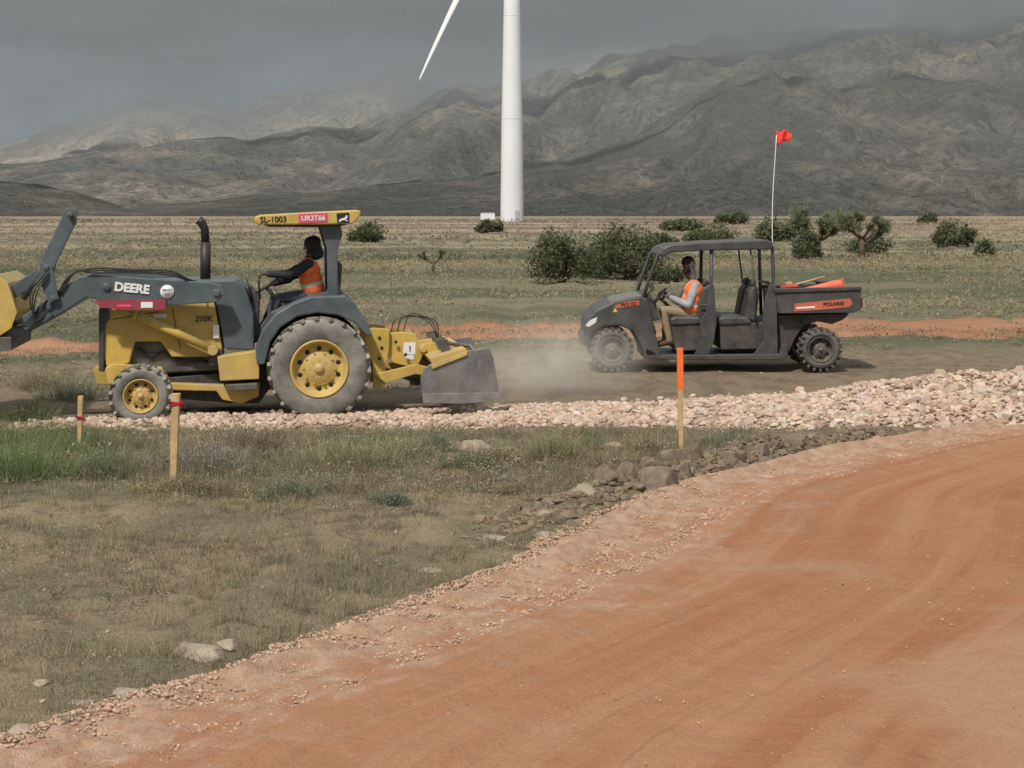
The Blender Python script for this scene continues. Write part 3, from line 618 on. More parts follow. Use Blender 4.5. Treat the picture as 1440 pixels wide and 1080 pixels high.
# stakes
def stake(u,vt,vb,wpx,label,ribbon=None,tip=0,lean=0):
    p=GP(u,vb);s=F/p.y;h_=(vb-vt)/s;w_=wpx/s
    mb=MB();q=p+Vector((lean,0,h_));r=w_/2
    def sq(c,k=1):return [c+Vector((a*r*k,b*r*k,0)) for a,b in ((-1,-1),(1,-1),(1,1),(-1,1))]
    mb.hull(sq(p+Vector((0,0,-.2)),.6),sq(p.lerp(q,1-tip)))
    if tip:
        mb.hull(sq(p.lerp(q,1-tip)+Vector((0,0,.001)),1.06),sq(q,1.06),1)
    o=mb.obj('survey_stake',[M_wood,M_opaint],origin=p,bevel=.003,label=label,cat='stake',group='wooden survey stakes')
    if ribbon:
        mb=MB();c=p.lerp(q,ribbon)
        mb.box(c,(w_*1.2,w_*1.2,.035),Euler((.1,.1,.2)))
        for k in range(6):
            a=random.uniform(-1,.9);L=random.uniform(.03,.085)*(.5+wpx/24);sx=1 if k%3 else -.6
            pts=[c+Vector((sx*w_*.5,-w_*.6,.008*k-.015)),c+Vector((sx*(w_*.5+L*.6),-w_*.7-.02,.03*a)),c+Vector((sx*(w_*.5+L*.9),-w_*.6,-.06*abs(a)-.02))]
            mb.hull([pts[0]+Vector((0,0,.008)),pts[1]+Vector((0,0,.010)),pts[2]+Vector((0,0,.008)),pts[2]-Vector((0,0,.008)),pts[1]-Vector((0,0,.010)),pts[0]-Vector((0,0,.008))],
              [q_+Vector((0,.003,z_)) for q_,z_ in ((pts[0],.008),(pts[1],.010),(pts[2],.008),(pts[2],-.008),(pts[1],-.010),(pts[0],-.008))])
        mb.obj('ribbon',M_ribbon,o)
stake(111,556,636,7,'short wooden survey stake among green weeds',ribbon=.62,lean=.02)
stake(243,550,682,12,'wooden survey stake with red ribbon at top',ribbon=.90,lean=.03)
stake(958,491,642,8,'tall wooden stake with orange painted top',tip=.38,lean=-.015)
# ================================================================= wind turbine
TD=324.;base=W(720,312,TD);tb=empty('wind_turbine',base,'white three bladed wind turbine on a tubular tower','wind turbine')
hub=W(714,-135,TD-4.2)
mb=MB();prof=[(0,2.20),(.5,2.20),(18,2.02),(40,1.60),(58.2,1.25)]
bm=mb.bm;rings=[]
for z,r in prof: rings.append([bm.verts.new(base+Vector((r*math.cos(k*math.pi/24),r*math.sin(k*math.pi/24),z-.5*(z==0)))) for k in range(48)])
for i in range(len(rings)-1):
    for k in range(48):mb._f([rings[i][k],rings[i][(k+1)%48],rings[i+1][(k+1)%48],rings[i+1][k]],0,True)
mb._f(rings[-1]);mb.obj('tower',M_tower,tb)
for z,r in ((19.5,2.0),(39,1.62)): MB().tube([base+Vector((0,0,z)),base+Vector((0,0,z+.12))],r+.02,40).obj('flange',M_tower,tb)
MB().box(base+Vector((.9,-2.05,1.4)),(.75,.2,1.7),Euler((0,0,.42))).obj('door',mat('door_grey',(.5,.52,.54),.5),tb,bevel=.02)
MB().box(base+Vector((0,1.8,58.9)),(3.1,8.5,3.1)).obj('nacelle',M_tower,tb,bevel=.4)
mb=MB();mb.lathe(hub,[(0,-1.4),(.8,-1.1),(1.3,-.3),(1.4,.6),(1.2,1.5),(0,1.5)],1,24);mb.obj('hub',M_tower,tb)
for k in range(3):
    ang=math.radians(27+120*k);D=Vector((-math.sin(ang),0,-math.cos(ang)));T=Vector((-math.cos(ang),0,math.sin(ang)))
    mb=MB();rg=[]
    for L,ch,th in ((.8,1.6,1.5),(3,1.8,1.2),(7,2.2,.7),(14,1.6,.42),(24,1.0,.25),(30,.75,.18),(34,.5,.12),(36.4,.32,.07),(37.2,.10,.03)):
        c=hub+D*L+Vector((0,-.0011*L*L,0))-T*.0009*(L-10)**2*(L>10)+T*.3;ring=[]
        for j in range(14):
            t_=j*2*math.pi/14;xx=math.cos(t_)*ch/2+ch*.15;yy=math.sin(t_)*th/2*(1-.35*math.cos(t_))
            ring.append(mb.bm.verts.new(c+T*xx*.93+Vector((0,yy+xx*.3,0))))
        rg.append(ring)
    for i in range(len(rg)-1):
        for j in range(14):mb._f([rg[i][j],rg[i][(j+1)%14],rg[i+1][(j+1)%14],rg[i+1][j]],0,True)
    mb._f(rg[-1]);mb._f(rg[0]);mb.obj('blade',M_tower,tb)
tp=W(686,309,TD-2);tc=empty('transformer_cabinet',tp,'white electrical transformer cabinet beside the turbine','cabinet')
MB().box(tp+Vector((0,0,.6)),(2.7,2,1.2)).obj('cabinet_body',M_tower,tc,bevel=.05)
MB().box(tp+Vector((0.1,0,1.26)),(2.2,2.1,.1)).obj('cabinet_lid',M_tower,tc,bevel=.02)
# ================================================================= wheels
def wheel(parent,x,yo,z,R,wd,rR,m_t,m_r,sg,lugs,holes=10,chev=True):
    c=Vector((x,yo,z));cc=c+Vector((0,sg*wd/2,0))
    mb=MB();mb.lathe(c,[(0,.035),(rR*.16,.04),(rR*.2,.075),(rR*.2,.14)],sg,20)
    for k in range(8):
        a=k*math.pi/4;mb.box(c+Vector((math.cos(a)*rR*.3,sg*.078,math.sin(a)*rR*.3)),(.03,.02,.03))
    wh=mb.obj('wheel',m_r,parent,origin=cc)
    sh=R-.035
    mb=MB();mb.lathe(c,[(rR*1.0,.05),(rR*1.06,.02),(rR+(sh-rR)*.35,.0),(rR+(sh-rR)*.7,.008),(sh-.02,.04),(sh,.085),(sh+.006,wd/2),(sh,wd-.085),(sh-.02,wd-.04),(rR+(sh-rR)*.5,wd),(rR,wd-.04)],sg,56,closed=True)
    for k in range(lugs):
        for side in (0,1):
            a=(k+.5*side)*2*math.pi/lugs;M=Matrix.Rotation(-a,3,'Y')
            yy=wd*(.27 if side==0 else .73);tl=(.62 if side==0 else -.62)*(1 if chev else .2)
            ctr=c+M@Vector((sh+.002,0,0))+Vector((0,sg*yy,0))
            R3=(M@Matrix.Rotation(tl*sg,3,'X')).to_quaternion().to_euler()
            mb.box(ctr,(.048,wd*.56,.042*R/.65*(1.3 if R>.5 else 1.6)),R3)
    mb.obj('tyre',m_t,wh,bevel=.006)
    mb=MB();mb.lathe(c,[(rR*1.03,.03),(rR*1.02,.012),(rR*.95,.015),(rR*.9,.07),(rR*.84,.12),(rR*.62,.115),(rR*.5,.075),(rR*.16,.07),(.0,.07)],sg,48)
    for k in range(holes):
        a=(k+.5)*2*math.pi/holes;q=c+Vector((math.cos(a)*rR*.70,sg*.112,math.sin(a)*rR*.70))
        mb.lathe(q,[(0,0),(rR*.085,0),(rR*.085,.02)],sg,10,mi=1)
        q=c+Vector((math.cos(a+.3)*rR*.55,sg*.09,math.sin(a+.3)*rR*.55));mb.box(q,(.022,.05,.022))
    mb.obj('rim',[m_r,M_blk],wh)
    return wh
# ================================================================= TRACTOR
D0=21.85
root=W(400,592,22.9);root.z=0
TR=empty('tractor_loader',root,'yellow grey loader tractor with canopy dragging a box blade','tractor')
p=W(446,519,D0);wheel(TR,p.x,D0,p.z,.672,.44,.365,M_tyre,M_yelr,1,22)
wheel(TR,p.x,D0+2.15,p.z,.672,.44,.365,M_tyre,M_yelr,-1,22)
p2=W(200,554,D0+.05);wheel(TR,p2.x,D0+.05,p2.z,.405,.30,.215,M_tyre,M_yelr,1,18,8)
wheel(TR,p2.x,D0+2.1,p2.z,.405,.30,.215,M_tyre,M_yelr,-1,18,8)
mb=MB();mb.prism([(215,530),(372,520),(385,548),(372,566),(300,562),(240,556),(215,556)],22.5,23.3)
mb.tube([Vector((p.x,22.2,p.z)),Vector((p.x,23.7,p.z))],.15,14);mb.tube([Vector((p2.x,22.1,p2.z)),Vector((p2.x,23.7,p2.z))],.07,12)
mb.prism([(372,480),(520,480),(520,540),(372,548)],22.5,23.3)
mb.obj('chassis',M_black,TR,bevel=.01)
rail=[(158,514),(170,508),(235,514),(248,536),(330,540),(370,536),(368,556),(345,566),(318,560),(310,548),(250,546),(162,536)]
MB().prism(rail,22.28,22.45).obj('frame_rail',M_yel,TR,bevel=.012);MB().prism(rail,23.35,23.5).obj('frame_rail',M_yel,TR,bevel=.012)
MB().prism([(308,500),(366,492),(366,532),(312,534)],22.08,22.4).obj('side_tank',M_yel,TR,bevel=.012)
MB().prism([(318,540),(362,538),(362,546),(320,548)],22.0,22.3).obj('step',M_dark,TR,bevel=.006)
mb=MB();mb.prism([(158,450),(165,434),(222,424),(306,409),(320,492),(300,500),(250,500),(235,478),(200,478),(192,508),(162,516),(156,490)],22.36,23.44)
mb.obj('hood',M_yel,TR,bevel=.02)
MB().prism([(194,474),(322,474),(320,518),(240,522),(190,514)],22.46,23.34).obj('engine_block',M_dark,TR,bevel=.02)
MB().spline([W(206,486,22.44),W(222,498,22.42),W(240,492,22.42),W(262,504,22.42),W(300,506,22.44)],.018,7).obj('engine_hose',M_blk,TR)
MB().prism([(300,492),(318,488),(318,512),(302,512)],22.30,22.37).obj('latch_panel',M_dark,TR,bevel=.004)
for ln in ([(170,446),(232,436),(232,437.2),(170,447.2)],[(250,433),(251.4,433),(262,488),(260.6,488)]):
    MB().prism(ln,22.354,22.362).obj('panel_seam',mat('seam_shadow',(.12,.08,.03),.7),TR)
mb=MB();mb.prism([(150,432),(162,424),(165,446),(159,452),(157,520),(150,518)],22.32,23.48);mb.obj('front_grille',M_dgrey,TR,bevel=.02)
mb=MB();mb.prism([(176,428),(198,400),(220,394),(338,392),(350,402),(362,440),(363,492),(322,490),(307,407),(222,423)],22.33,23.47)
mb.obj('cowl',M_grey,TR,bevel=.03)
mb=MB();mb.tube([W(301,398,22.7),W(301,340,22.7)],.068,14);mb.tube([W(301,342,22.7),W(300,322,22.7),W(296,313,22.7),W(291,309,22.7)],[.055,.055,.058,.062],14)
mb.obj('exhaust_pipe',M_exh,TR)
armpts=[(306,400),(285,396),(210,391),(132,384),(112,388),(62,424),(8,462),(-8,478),(-2,486),(24,474),(78,444),(122,416),(150,422),(235,428),(300,424),(312,412)]
for d,dr in ((22.0,22.0),(23.50,22.0)):
    mb=MB();mb.prism([(u+6,v) for u,v in armpts],d,d+.13,0,dr)
    for u,v in ((306,411),(78,428),(11,474),(156,402)):
        q=W(u,v,dr);mb.lathe(Vector((q.x,d-.03,q.z)),[(0,0),(.05,0),(.05,.2)],1,14)
    mb.obj('loader_arm',M_grey,TR,bevel=.012)
    mb=MB()
    a=W(160,426,dr);b=W(300,492,dr);a.y=b.y=d+.2 if d<23 else d-.1
    m_=a.lerp(b,.22);mb.tube([m_,b],.056,14);mb.tube([a,m_],.030,10);mb.tube([b-Vector((0,.08,0)),b+Vector((0,.08,0))],.066,12);mb.tube([m_,m_.lerp(b,.05)],.066,14)
    mb.obj('lift_cylinder',M_yel,TR)
d=22.05;dr=22.05;K=15
def sh_(l,k=K):return [(u+k,v) for u,v in l]
mb=MB();lk=[(88,293),(102,295),(101,312),(74,368),(72,380),(62,384),(52,376),(54,364)]
mb.prism(sh_(lk),d-.05,d+.05,0,dr);mb.prism(sh_([(53,366),(70,372),(79,418),(66,424),(56,400)]),d-.12,d-.06,0,dr)
mb.prism(sh_([(60,368),(66,382),(8,424),(-30,446),(-34,432),(0,408)]),d+.06,d+.12,0,dr)
for u,v in ((94,302),(62,374),(72,416)):
    q=W(u+K,v,dr);mb.lathe(Vector((q.x,d-.14,q.z)),[(0,0),(.035,0),(.035,.26)],1,12)
mb.obj('bucket_linkage',M_grey,TR,bevel=.008)
mb=MB();a=W(98+K,298,dr);b=W(28+K,418,dr);a.y=b.y=d+.1
mb.tube([a,a.lerp(b,.5)],.03,10);mb.tube([a.lerp(b,.45),b],.045,12);mb.obj('tilt_cylinder',M_grey,TR)
mb=MB();q=W(116,405,22.0);mb.tube([Vector((q.x,22.1,q.z)),Vector((q.x,23.55,q.z))],.07,12);mb.obj('cross_tube',M_grey,TR)
prf=[(-100,402),(-30,392),(8,384),(22,396),(34,436),(26,458),(2,474),(-40,484),(-110,490)]
inn=[(-110,484),(-42,478),(-4,467),(18,452),(25,436),(15,400),(5,392),(-30,399),(-100,409)]
mb=MB();mb.prism(prf+inn,21.9,23.6);spl=[(-80,404),(8,385),(22,396),(34,436),(26,458),(2,474),(-90,486)];mb.prism(spl,21.88,21.905);mb.prism(spl,23.595,23.62,0,21.88)
BK=mb.obj('bucket',M_yel,TR,bevel=.006)
mb=MB();mb.prism([(-120,492),(-110,486),(4,470),(26,470),(26,488),(0,491)],21.86,23.64);mb.obj('cutting_edge',M_dark,BK,bevel=.006)
K2=6
mb=MB();mb.prism(sh_([(134,420),(230,419),(229,434),(180,434),(140,430)],K2),21.975,22.0);mb.obj('decal_panel',M_red,TR)
text('DEERE',.108,W(184+K2,404,21.99)-Vector((0,.004,0)),M_white,TR,rot=math.radians(6),bold=.007,sx=1.02)
mb=MB();q=W(232+K2,409,21.99);mb.lathe(q,[(0,-.002),(.088,-.002),(.088,.01)],1,28);mb.obj('round_decal',M_white,TR)
text('READY',.028,q+Vector((0,-.006,.022)),M_grey,TR);text('360',.038,q+Vector((0,-.006,-.03)),M_grey,TR)
for i,(a,b) in enumerate([((202,423),(218,431)),((169,426),(189,430))]):
    MB().prism([a,(b[0],a[1]),b,(a[0],b[1])],21.968,21.974).obj('decal_label',[M_white,M_pink][i],TR)
text('210K',.075,W(293,447,22.34)-Vector((0,.012,0)),M_blk,TR,rot=0,bold=.002,shear=.2)
for a in [(306,456,314,474),(224,440,242,445)]:
    MB().prism([(a[0],a[1]),(a[2],a[1]),(a[2],a[3]),(a[0],a[3])],22.32,22.365).obj('decal_label',M_white,TR)
for k in range(3):
    MB().spline([W(88+k*3,412,21.98),W(106+k*4,386-k*3,21.97),W(136,376+k*3,21.97),W(186,378+k*2,21.98),W(241,380+k*3,21.98),W(268,392+k,22.02),W(291,397,22.3)],.011,6).obj('hydraulic_hose',M_blk,TR)
    MB().spline([W(74,420,21.96),W(56+k*3,440,21.94),W(36+k*5,455,21.94),W(18,440,22.0)],.012,6).obj('hydraulic_hose',M_blk,TR)
    MB().spline([W(76,378+k*5,21.9),W(52+k*4,410,21.88),W(58,440+k*4,21.9),W(80,432,21.95)],.010,6).obj('hydraulic_hose',M_blk,TR)
# canopy
mb=MB();mb.prism([(359,305),(366,302),(440,298),(502,295),(508,297),(505,306),(496,315),(440,316),(364,316),(358,312)],22.05,23.6)
CA=mb.obj('canopy',M_yel,TR,bevel=.02)
mb=MB();mb.prism([(372,316.6),(490,315.9),(470,320),(380,319)],22.2,23.45,0,22.05);mb.obj('canopy_underside',M_dgrey,CA)  # dark grey slab along the underside of the canopy
text('SL-1003',.075,W(385,309,22.05)-Vector((0,.006,0)),M_blk,CA,bold=.002,rot=math.radians(-1.5))
MB().prism([(420,301),(461,299.5),(461,312.5),(420,314)],22.044,22.052).obj('sticker',M_pink,CA)
text('UR3T66',.065,W(440.5,307,22.04)-Vector((0,.003,0)),M_white,CA,bold=.002,rot=math.radians(-1.5))
MB().prism([(473,300),(491,299),(491,313.5),(474,314)],22.044,22.052).obj('emblem',M_blk,CA)
dm=[(475,310),(477.5,308.6),(480,307.2),(483,306.6),(485.3,305),(486,302.2),(486.9,303.8),(488.8,302.4),(487.8,304.6),(489.3,306),(487.2,306.6),(486,308.2),(487.8,310),(490,310.6),(487.2,311),(484.6,309.4),(481,309.6),(478.6,311.6),(475.6,312.4),(477.4,310.6),(478,309.6)]
MB().prism([(u,v) for u,v in dm],22.038,22.043).obj('emblem_mark',M_white,CA)
post=[(452,318),(481,317),(484,330),(477,350),(477,420),(463,420),(462,350)]
for d in (22.2,23.3):
    MB().prism(post,d,d+.1,0,22.2).obj('roll_bar',M_grey,TR,bevel=.012)
q=W(470,335,22.2);MB().box(Vector((q.x,22.8,q.z)),(.08,1.0,.05)).obj('cross_bar',M_grey,TR,bevel=.008)
fo=[(361,512),(359,490),(368,464),(388,440),(412,426),(436,417),(484,416),(499,428),(516,455),(523,473)]
fi_=[(513,472),(498,455),(475,444),(446,440),(417,445),(394,460),(380,480),(372,512)]
for d in (21.98,23.4):
    MB().prism(fo+fi_,d,d+.5,0,21.98).obj('fender',M_grey,TR,bevel=.02)
mb=MB();mb.prism([(405,430),(500,430),(500,445),(372,470),(350,500),(350,486),(385,440)],22.5,23.38,0,22.3);mb.obj('platform',M_dgrey,TR,bevel=.02)
mb=MB();mb.prism([(338,404),(356,402),(370,420),(368,480),(352,492),(345,440)],22.5,23.2,0,22.3);mb.obj('dash_console',M_dgrey,TR,bevel=.03)
def steer(c,r,tilt,parent,th=.014):
    mb=MB();pts=[];R=Matrix.Rotation(tilt,3,'Y');n=28
    for k in range(n+1):
        a=k*2*math.pi/n;pts.append(c+R@Vector((r*math.cos(a),r*math.sin(a),0)))
    mb.tube(pts,th,7)
    for a in (0.5,2.6,4.7):mb.tube([c,c+R@Vector((r*math.cos(a),r*math.sin(a),0))],th*.8,6)
    mb.tube([c,c+R@Vector((0,0,-.32))],th*1.6,8);return mb.obj('steering_wheel',M_blk,parent)
sw=W(388,402,22.9);steer(sw,.19,math.radians(-35),TR)
MB().tube([W(372,420,22.4),W(370,398,22.4),W(370,393,22.4)],[.012,.012,.024],7).obj('control_lever',M_blk,TR);MB().tube([W(362,425,22.45),W(354,392,22.45)],.012,7).obj('control_lever',M_blk,TR)
mb=MB();mb.prism([(440,420),(436,412),(470,410),(476,372),(484,366),(490,372),(486,426),(470,432)],22.62,23.15,0,22.62);mb.obj('seat',M_black,TR,bevel=.03)
mb=MB();hf=[(514,466),(530,462),(552,464),(552,490),(548,512),(546,545),(530,548),(528,510),(518,492)];ha=[(548,470),(572,468),(590,470),(594,480),(598,486),(640,480),(642,492),(600,502),(592,520),(560,512),(548,500)];hl=[(530,528),(545,524),(590,514),(622,522),(620,532),(588,528),(546,540)]
mb.prism(hf,22.35,22.47);mb.prism(hf,23.2,23.32,0,22.35);mb.prism(ha,22.42,22.5);mb.prism(ha,23.1,23.18,0,22.42);mb.prism(hl,22.3,22.38);mb.prism(hl,23.28,23.36,0,22.3)
mb.prism([(505,500),(530,500),(530,532),(500,532)],22.5,23.2)
q=W(600,492,22.42);mb.tube([Vector((q.x,22.3,q.z)),Vector((q.x,23.4,q.z))],.045,10)
mb.obj('hitch_frame',M_yel,TR,bevel=.008)
for u,v in ((538,476),(541,490),(538,505),(561,482),(575,500)):
    q=W(u,v,22.34);MB().lathe(q,[(0,-.002),(.022,-.002),(.022,.02)],1,10).obj('pin',M_blk,TR)
MB().tube([W(550,520,22.7),W(600,540,22.7)],.03,8).obj('tie_rod',M_dark,TR)
for k in range(3):
    MB().spline([W(556+k*8,478,22.5),W(562+k*10,452-k*4,22.5),W(590+k*6,446,22.5),W(612+k*5,456,22.5),W(624,478+k*3,22.6)],.007,6).obj('hydraulic_hose',M_blk,TR)
for a in [(573,483,590,500),(577,501,588,507)]:
    MB().prism([(a[0],a[1]),(a[2],a[1]),(a[2],a[3]),(a[0],a[3])],22.412,22.425).obj('decal_label',M_white,TR)
text('!',.07,W(582,492,22.405),M_red,TR,bold=.004)
# box blade
pl=[(586,532),(590,520),(604,512),(650,496),(684,492),(690,508),(697,545),(698,566),(640,569),(590,567),(586,550)]
mold=[(650,498),(638,515),(634,535),(640,556),(655,568),(662,568),(648,554),(642,535),(646,517),(656,500)]
BB=MB().prism(mold,21.69,23.7,0,21.66).obj('box_blade',M_dark,TR,bevel=.004)
MB().prism(pl,21.66,21.69).obj('side_plate',M_steel,BB,bevel=.006);MB().prism(pl,23.7,23.73,0,21.66).obj('side_plate',M_steel,BB,bevel=.006)
MB().prism([(600,515),(652,496.5),(652,502),(602,521)],21.63,21.66).obj('edge_strip',M_yel,BB,bevel=.004)
MB().prism([(588,556),(698,556),(699,568),(640,571),(589,569)],21.635,21.66).obj('wear_plate',mat('bright_worn_steel',(.34,.33,.32),.35,.6,.3,4,.1,.3),BB,bevel=.004)
MB().prism([(598,506),(650,492),(655,500),(604,516)],21.70,23.69,0,21.66).obj('toolbar',M_yel,BB,bevel=.006)
for k in range(5):
    MB().prism([(612,482),(628,480),(634,500),(630,530),(616,552),(612,548),(622,528),(622,505)],21.95+k*.4,21.98+k*.4,0,21.8).obj('ripper_shank',M_dark,BB)
MB().tube([W(628,484,22.3),W(662,489,22.0),W(668,498,21.8)],.025,8).obj('tilt_link',M_dark,BB)
# ================================================================= UTV
U0=25.0
ur=W(1000,523,25.75);ur.z=.317
UT=empty('utility_vehicle',ur,'dark grey roofed utility vehicle with cargo bed and red flag','utility vehicle')
a=W(861,492,U0);b=W(1155,492,U0)
for q in (a,b):
    wheel(UT,q.x,U0,q.z,.335,.27,.185,M_tyre2,M_dark,1,20,6,chev=False)
    wheel(UT,q.x,U0+1.55,q.z,.335,.27,.185,M_tyre2,M_dark,-1,20,6,chev=False)
mb=MB();mb.prism([(822,462),(824,450),(838,436),(864,423),(902,416),(910,420),(916,440),(922,470),(930,500),(908,503),(900,482),(890,466),(872,458),(848,459),(832,468),(826,486),(821,480)],U0+.04,U0+1.5)
HD=mb.obj('front_body',M_dgrey,UT,bevel=.03)
mb=MB();mb.prism([(838,438),(864,421.5),(902,414.5),(903,419),(866,427),(842,442)],U0+.15,U0+1.4);mb.obj('hood',mat('graphite_panel',(.12,.122,.125),.45,0,.12,5,.03,.25),UT,bevel=.01)
MB().prism([(823,458),(830,450),(840,446),(838,454),(828,460)],U0+.032,U0+.2).obj('headlight',M_glass,UT,bevel=.004)
MB().prism([(864,430),(880,424.5),(899,422),(899,429),(880,431.5),(868,434)],U0+.034,U0+.04).obj('orange_panel',M_orange,UT)
text('PRO XD',.045,W(884,428,U0+.03),M_blk,UT,rot=math.radians(-7),bold=.001)
MB().prism([(865,432.5),(868.5,439),(861.5,439)],U0+.034,U0+.04).obj('warning_sticker',mat('yellow_sticker',(.60,.45,.08)),UT)
mb=MB();mb.prism([(817,476),(822,468),(832,470),(828,488),(819,486)],U0+.1,U0+1.44);mb.obj('bumper',M_black,UT,bevel=.02)
mb=MB();mb.prism([(908,488),(930,500),(1096,498),(1100,484),(1108,484),(1108,503),(1096,506),(925,506),(905,504)],U0+.04,U0+1.5);mb.obj('floor_sill',M_dgrey,UT,bevel=.012)
MB().prism([(944,458),(992,456),(996,492),(950,494)],U0+.15,U0+1.4).obj('seat_base',M_black,UT,bevel=.015);MB().prism([(1012,456),(1070,454),(1092,448),(1096,490),(1014,492)],U0+.15,U0+1.4).obj('seat_base',M_black,UT,bevel=.015)
for sx,dd in ((0,0),(68,0)):
    mb=MB();mb.prism([(942+sx*1.0,448),(950+sx,445),(984+sx,446),(990+sx,456),(944+sx,458)],U0+.12,U0+1.42);mb.obj('seat_cushion',M_dgrey,UT,bevel=.03)
    for k in range(2):
        y=U0+.16+k*.66;mb=MB();mb.prism([(978+sx,448),(985+sx,410),(990+sx,403),(997+sx,403),(1000+sx,412),(994+sx,452)],y,y+.54,0,U0+.2);mb.prism([(989+sx,403),(990+sx,394),(997+sx,393),(998+sx,403)],y+.16,y+.38,0,U0+.2);mb.obj('seat_back',M_black,UT,bevel=.03)
sp_=[(984,452),(992,440),(998,400),(1004,400),(1008,452),(1004,480),(996,500),(976,500),(986,478)]
MB().prism(sp_,U0+.05,U0+.11).obj('side_panel',M_dgrey,UT,bevel=.01);MB().prism(sp_,U0+1.42,U0+1.48,0,U0+.05).obj('side_panel',M_dgrey,UT,bevel=.01)
MB().prism([(1072,452),(1076,420),(1082,400),(1092,400),(1094,500),(1060,498),(1074,480)],U0+.05,U0+.11).obj('side_panel',M_dgrey,UT,bevel=.01)
mb=MB()
def Q(u,v,d):
    q=W(u,v,U0+.07);q.y=d+.03;return q
for d in (U0+.07,U0+1.42):
    mb.tube([Q(905,420,d),Q(912,395,d),Q(926,358,d),Q(936,350,d),Q(950,348,d),Q(1000,346,d),Q(1080,343,d),Q(1087,348,d),Q(1088,400,d),Q(1090,460,d)],.027,9)
    mb.tube([Q(1001,347,d),Q(1000,400,d),Q(1004,450,d)],.027,9)
    mb.tube([Q(903,418,d),Q(912,440,d),Q(922,470,d)],.02,8)
    mb.tube([Q(1004,428,d),Q(985,430,d)],.014,7)
    mb.tube([Q(1055,345,d),Q(1062,400,d),Q(1064,456,d)],.014,7)
for u,v in ((936,350),(1001,347),(1085,346),(1088,400),(905,420),(1001,400)):
    q=W(u,v,U0+.07);mb.tube([Vector((q.x,U0+.1,q.z)),Vector((q.x,U0+1.45,q.z))],.022,8)
mb.obj('roll_cage',M_dgrey,UT)
mb=MB();mb.prism([(926,358),(932,349),(944,344),(1000,340),(1078,337),(1087,340),(1087,350),(1078,351),(1000,352),(946,355),(932,362)],U0+.02,U0+1.53);mb.obj('roof',M_dgrey,UT,bevel=.02)
q=W(926,418,U0+.45);steer(q,.17,math.radians(-50),UT,.013)
mb=MB();mb.prism([(900,416),(912,412),(922,424),(928,450),(915,452)],U0+.12,U0+1.4);mb.obj('dashboard',M_black,UT,bevel=.02)
mb=MB();mb.prism([(912,400),(918,396),(921,408),(915,411)],U0-.08,U0-.05);mb.tube([W(916,408,U0-.06),W(910,414,U0+.06)],.01,6);mb.obj('side_mirror',M_black,UT,bevel=.005)
mb=MB()
bedp=[(1091,411),(1211,408),(1211,436),(1200,440),(1096,441)]
mb.prism(bedp,U0+.02,U0+.07);mb.prism(bedp,U0+1.35,U0+1.4,0,U0+.02);mb.prism([(1096,434),(1208,432),(1208,438),(1096,441)],U0+.07,U0+1.35,0,U0+.02)
mb.prism([(1091,411),(1097,411),(1099,441),(1093,441)],U0+.07,U0+1.35,0,U0+.02);mb.prism([(1205,409),(1211,408),(1211,436),(1206,437)],U0+.07,U0+1.35,0,U0+.02)
mb.prism([(1088,406),(1211,403),(1213,408),(1090,412)],U0-.01,U0+.09);mb.prism([(1088,406),(1211,403),(1213,408),(1090,412)],U0+1.33,U0+1.43,0,U0-.01)
mb.obj('cargo_bed',M_dgrey,UT,bevel=.01)
MB().prism([(1117,427),(1150,424),(1196,419.5),(1199,428),(1194,432),(1150,436),(1117,438)],U0+.012,U0+.019).obj('orange_stripe',M_orange,UT)
text('POLARIS',.052,W(1172,427.5,U0+.01)-Vector((0,.003,0)),M_blk,UT,rot=math.radians(-3),bold=.002,sx=1.1)
MB().prism([(1120,432),(1146,430.5),(1146,433),(1120,434.5)],U0+.006,U0+.011).obj('white_label',M_white,UT)
MB().prism([(1094,443),(1195,441),(1185,450),(1170,456),(1150,452),(1130,458),(1118,476),(1110,494),(1096,498)],U0+.22,U0+1.3).obj('underbody',M_black,UT,bevel=.01)
for u in (1155,861): MB().tube([W(u,492,U0+.25),W(u,492,U0+1.4)],.05,10).obj('axle',M_black,UT)
MB().prism([(1206,420),(1213,419),(1213,432),(1207,433)],U0+.1,U0+.25).obj('tail_light',mat('tail_lens',(.35,.02,.02),.3),UT)
mb=MB();pp=[W(1089,400,U0+.1),W(1086,330,U0+.1),W(1087,270,U0+.1),W(1092,190,U0+.1)];mb.spline(pp,.007,7);FP=mb.obj('flag_pole',M_white,UT)
mb=MB();bm=mb.bm;nx,ny=10,6;g_=[]
for i in range(nx):
    for j in range(ny):
        u=1092+21*i/(nx-1);vt=183+3*math.sin(i*.9)+i*.3;vb=203-i*.9+1.5*math.sin(i*1.2);q=W(u,vt+(vb-vt)*j/(ny-1),U0+.1);q.y+=.03*math.sin(i*1.1+j*.4);g_.append(bm.verts.new(q))
for i in range(nx-1):
    for j in range(ny-1):mb._f([g_[i*ny+j],g_[i*ny+j+1],g_[(i+1)*ny+j+1],g_[(i+1)*ny+j]],0,True)
o=mb.obj('flag',M_flag,FP);sm=o.modifiers.new('s','SOLIDIFY');sm.thickness=.003
mb=MB();a=W(1124,408,U0+.5);b=W(1184,401,U0+.5);mb.tube([a,a.lerp(b,.35),a.lerp(b,.8),b],[.018,.045,.085,.09],16)
mb.box(b+Vector((.01,0,0)),(.02,.22,.19),Euler((0,-.12,0)));mb.obj('traffic_cone',M_cone,origin=a,bevel=.004,label='orange traffic cone lying in the cargo bed',cat='traffic cone')
mb=MB();mb.tube([W(1112,402,U0+.8),W(1160,389,U0+.9)],.014,7);mb.prism([(1104,398),(1113,396),(1115,404),(1106,408)],U0+.72,U0+.9,0,U0+.75);mb.obj('shovel',M_wood,origin=W(1112,400,U0+.8),label='wooden handled shovel lying in the cargo bed',cat='shovel')
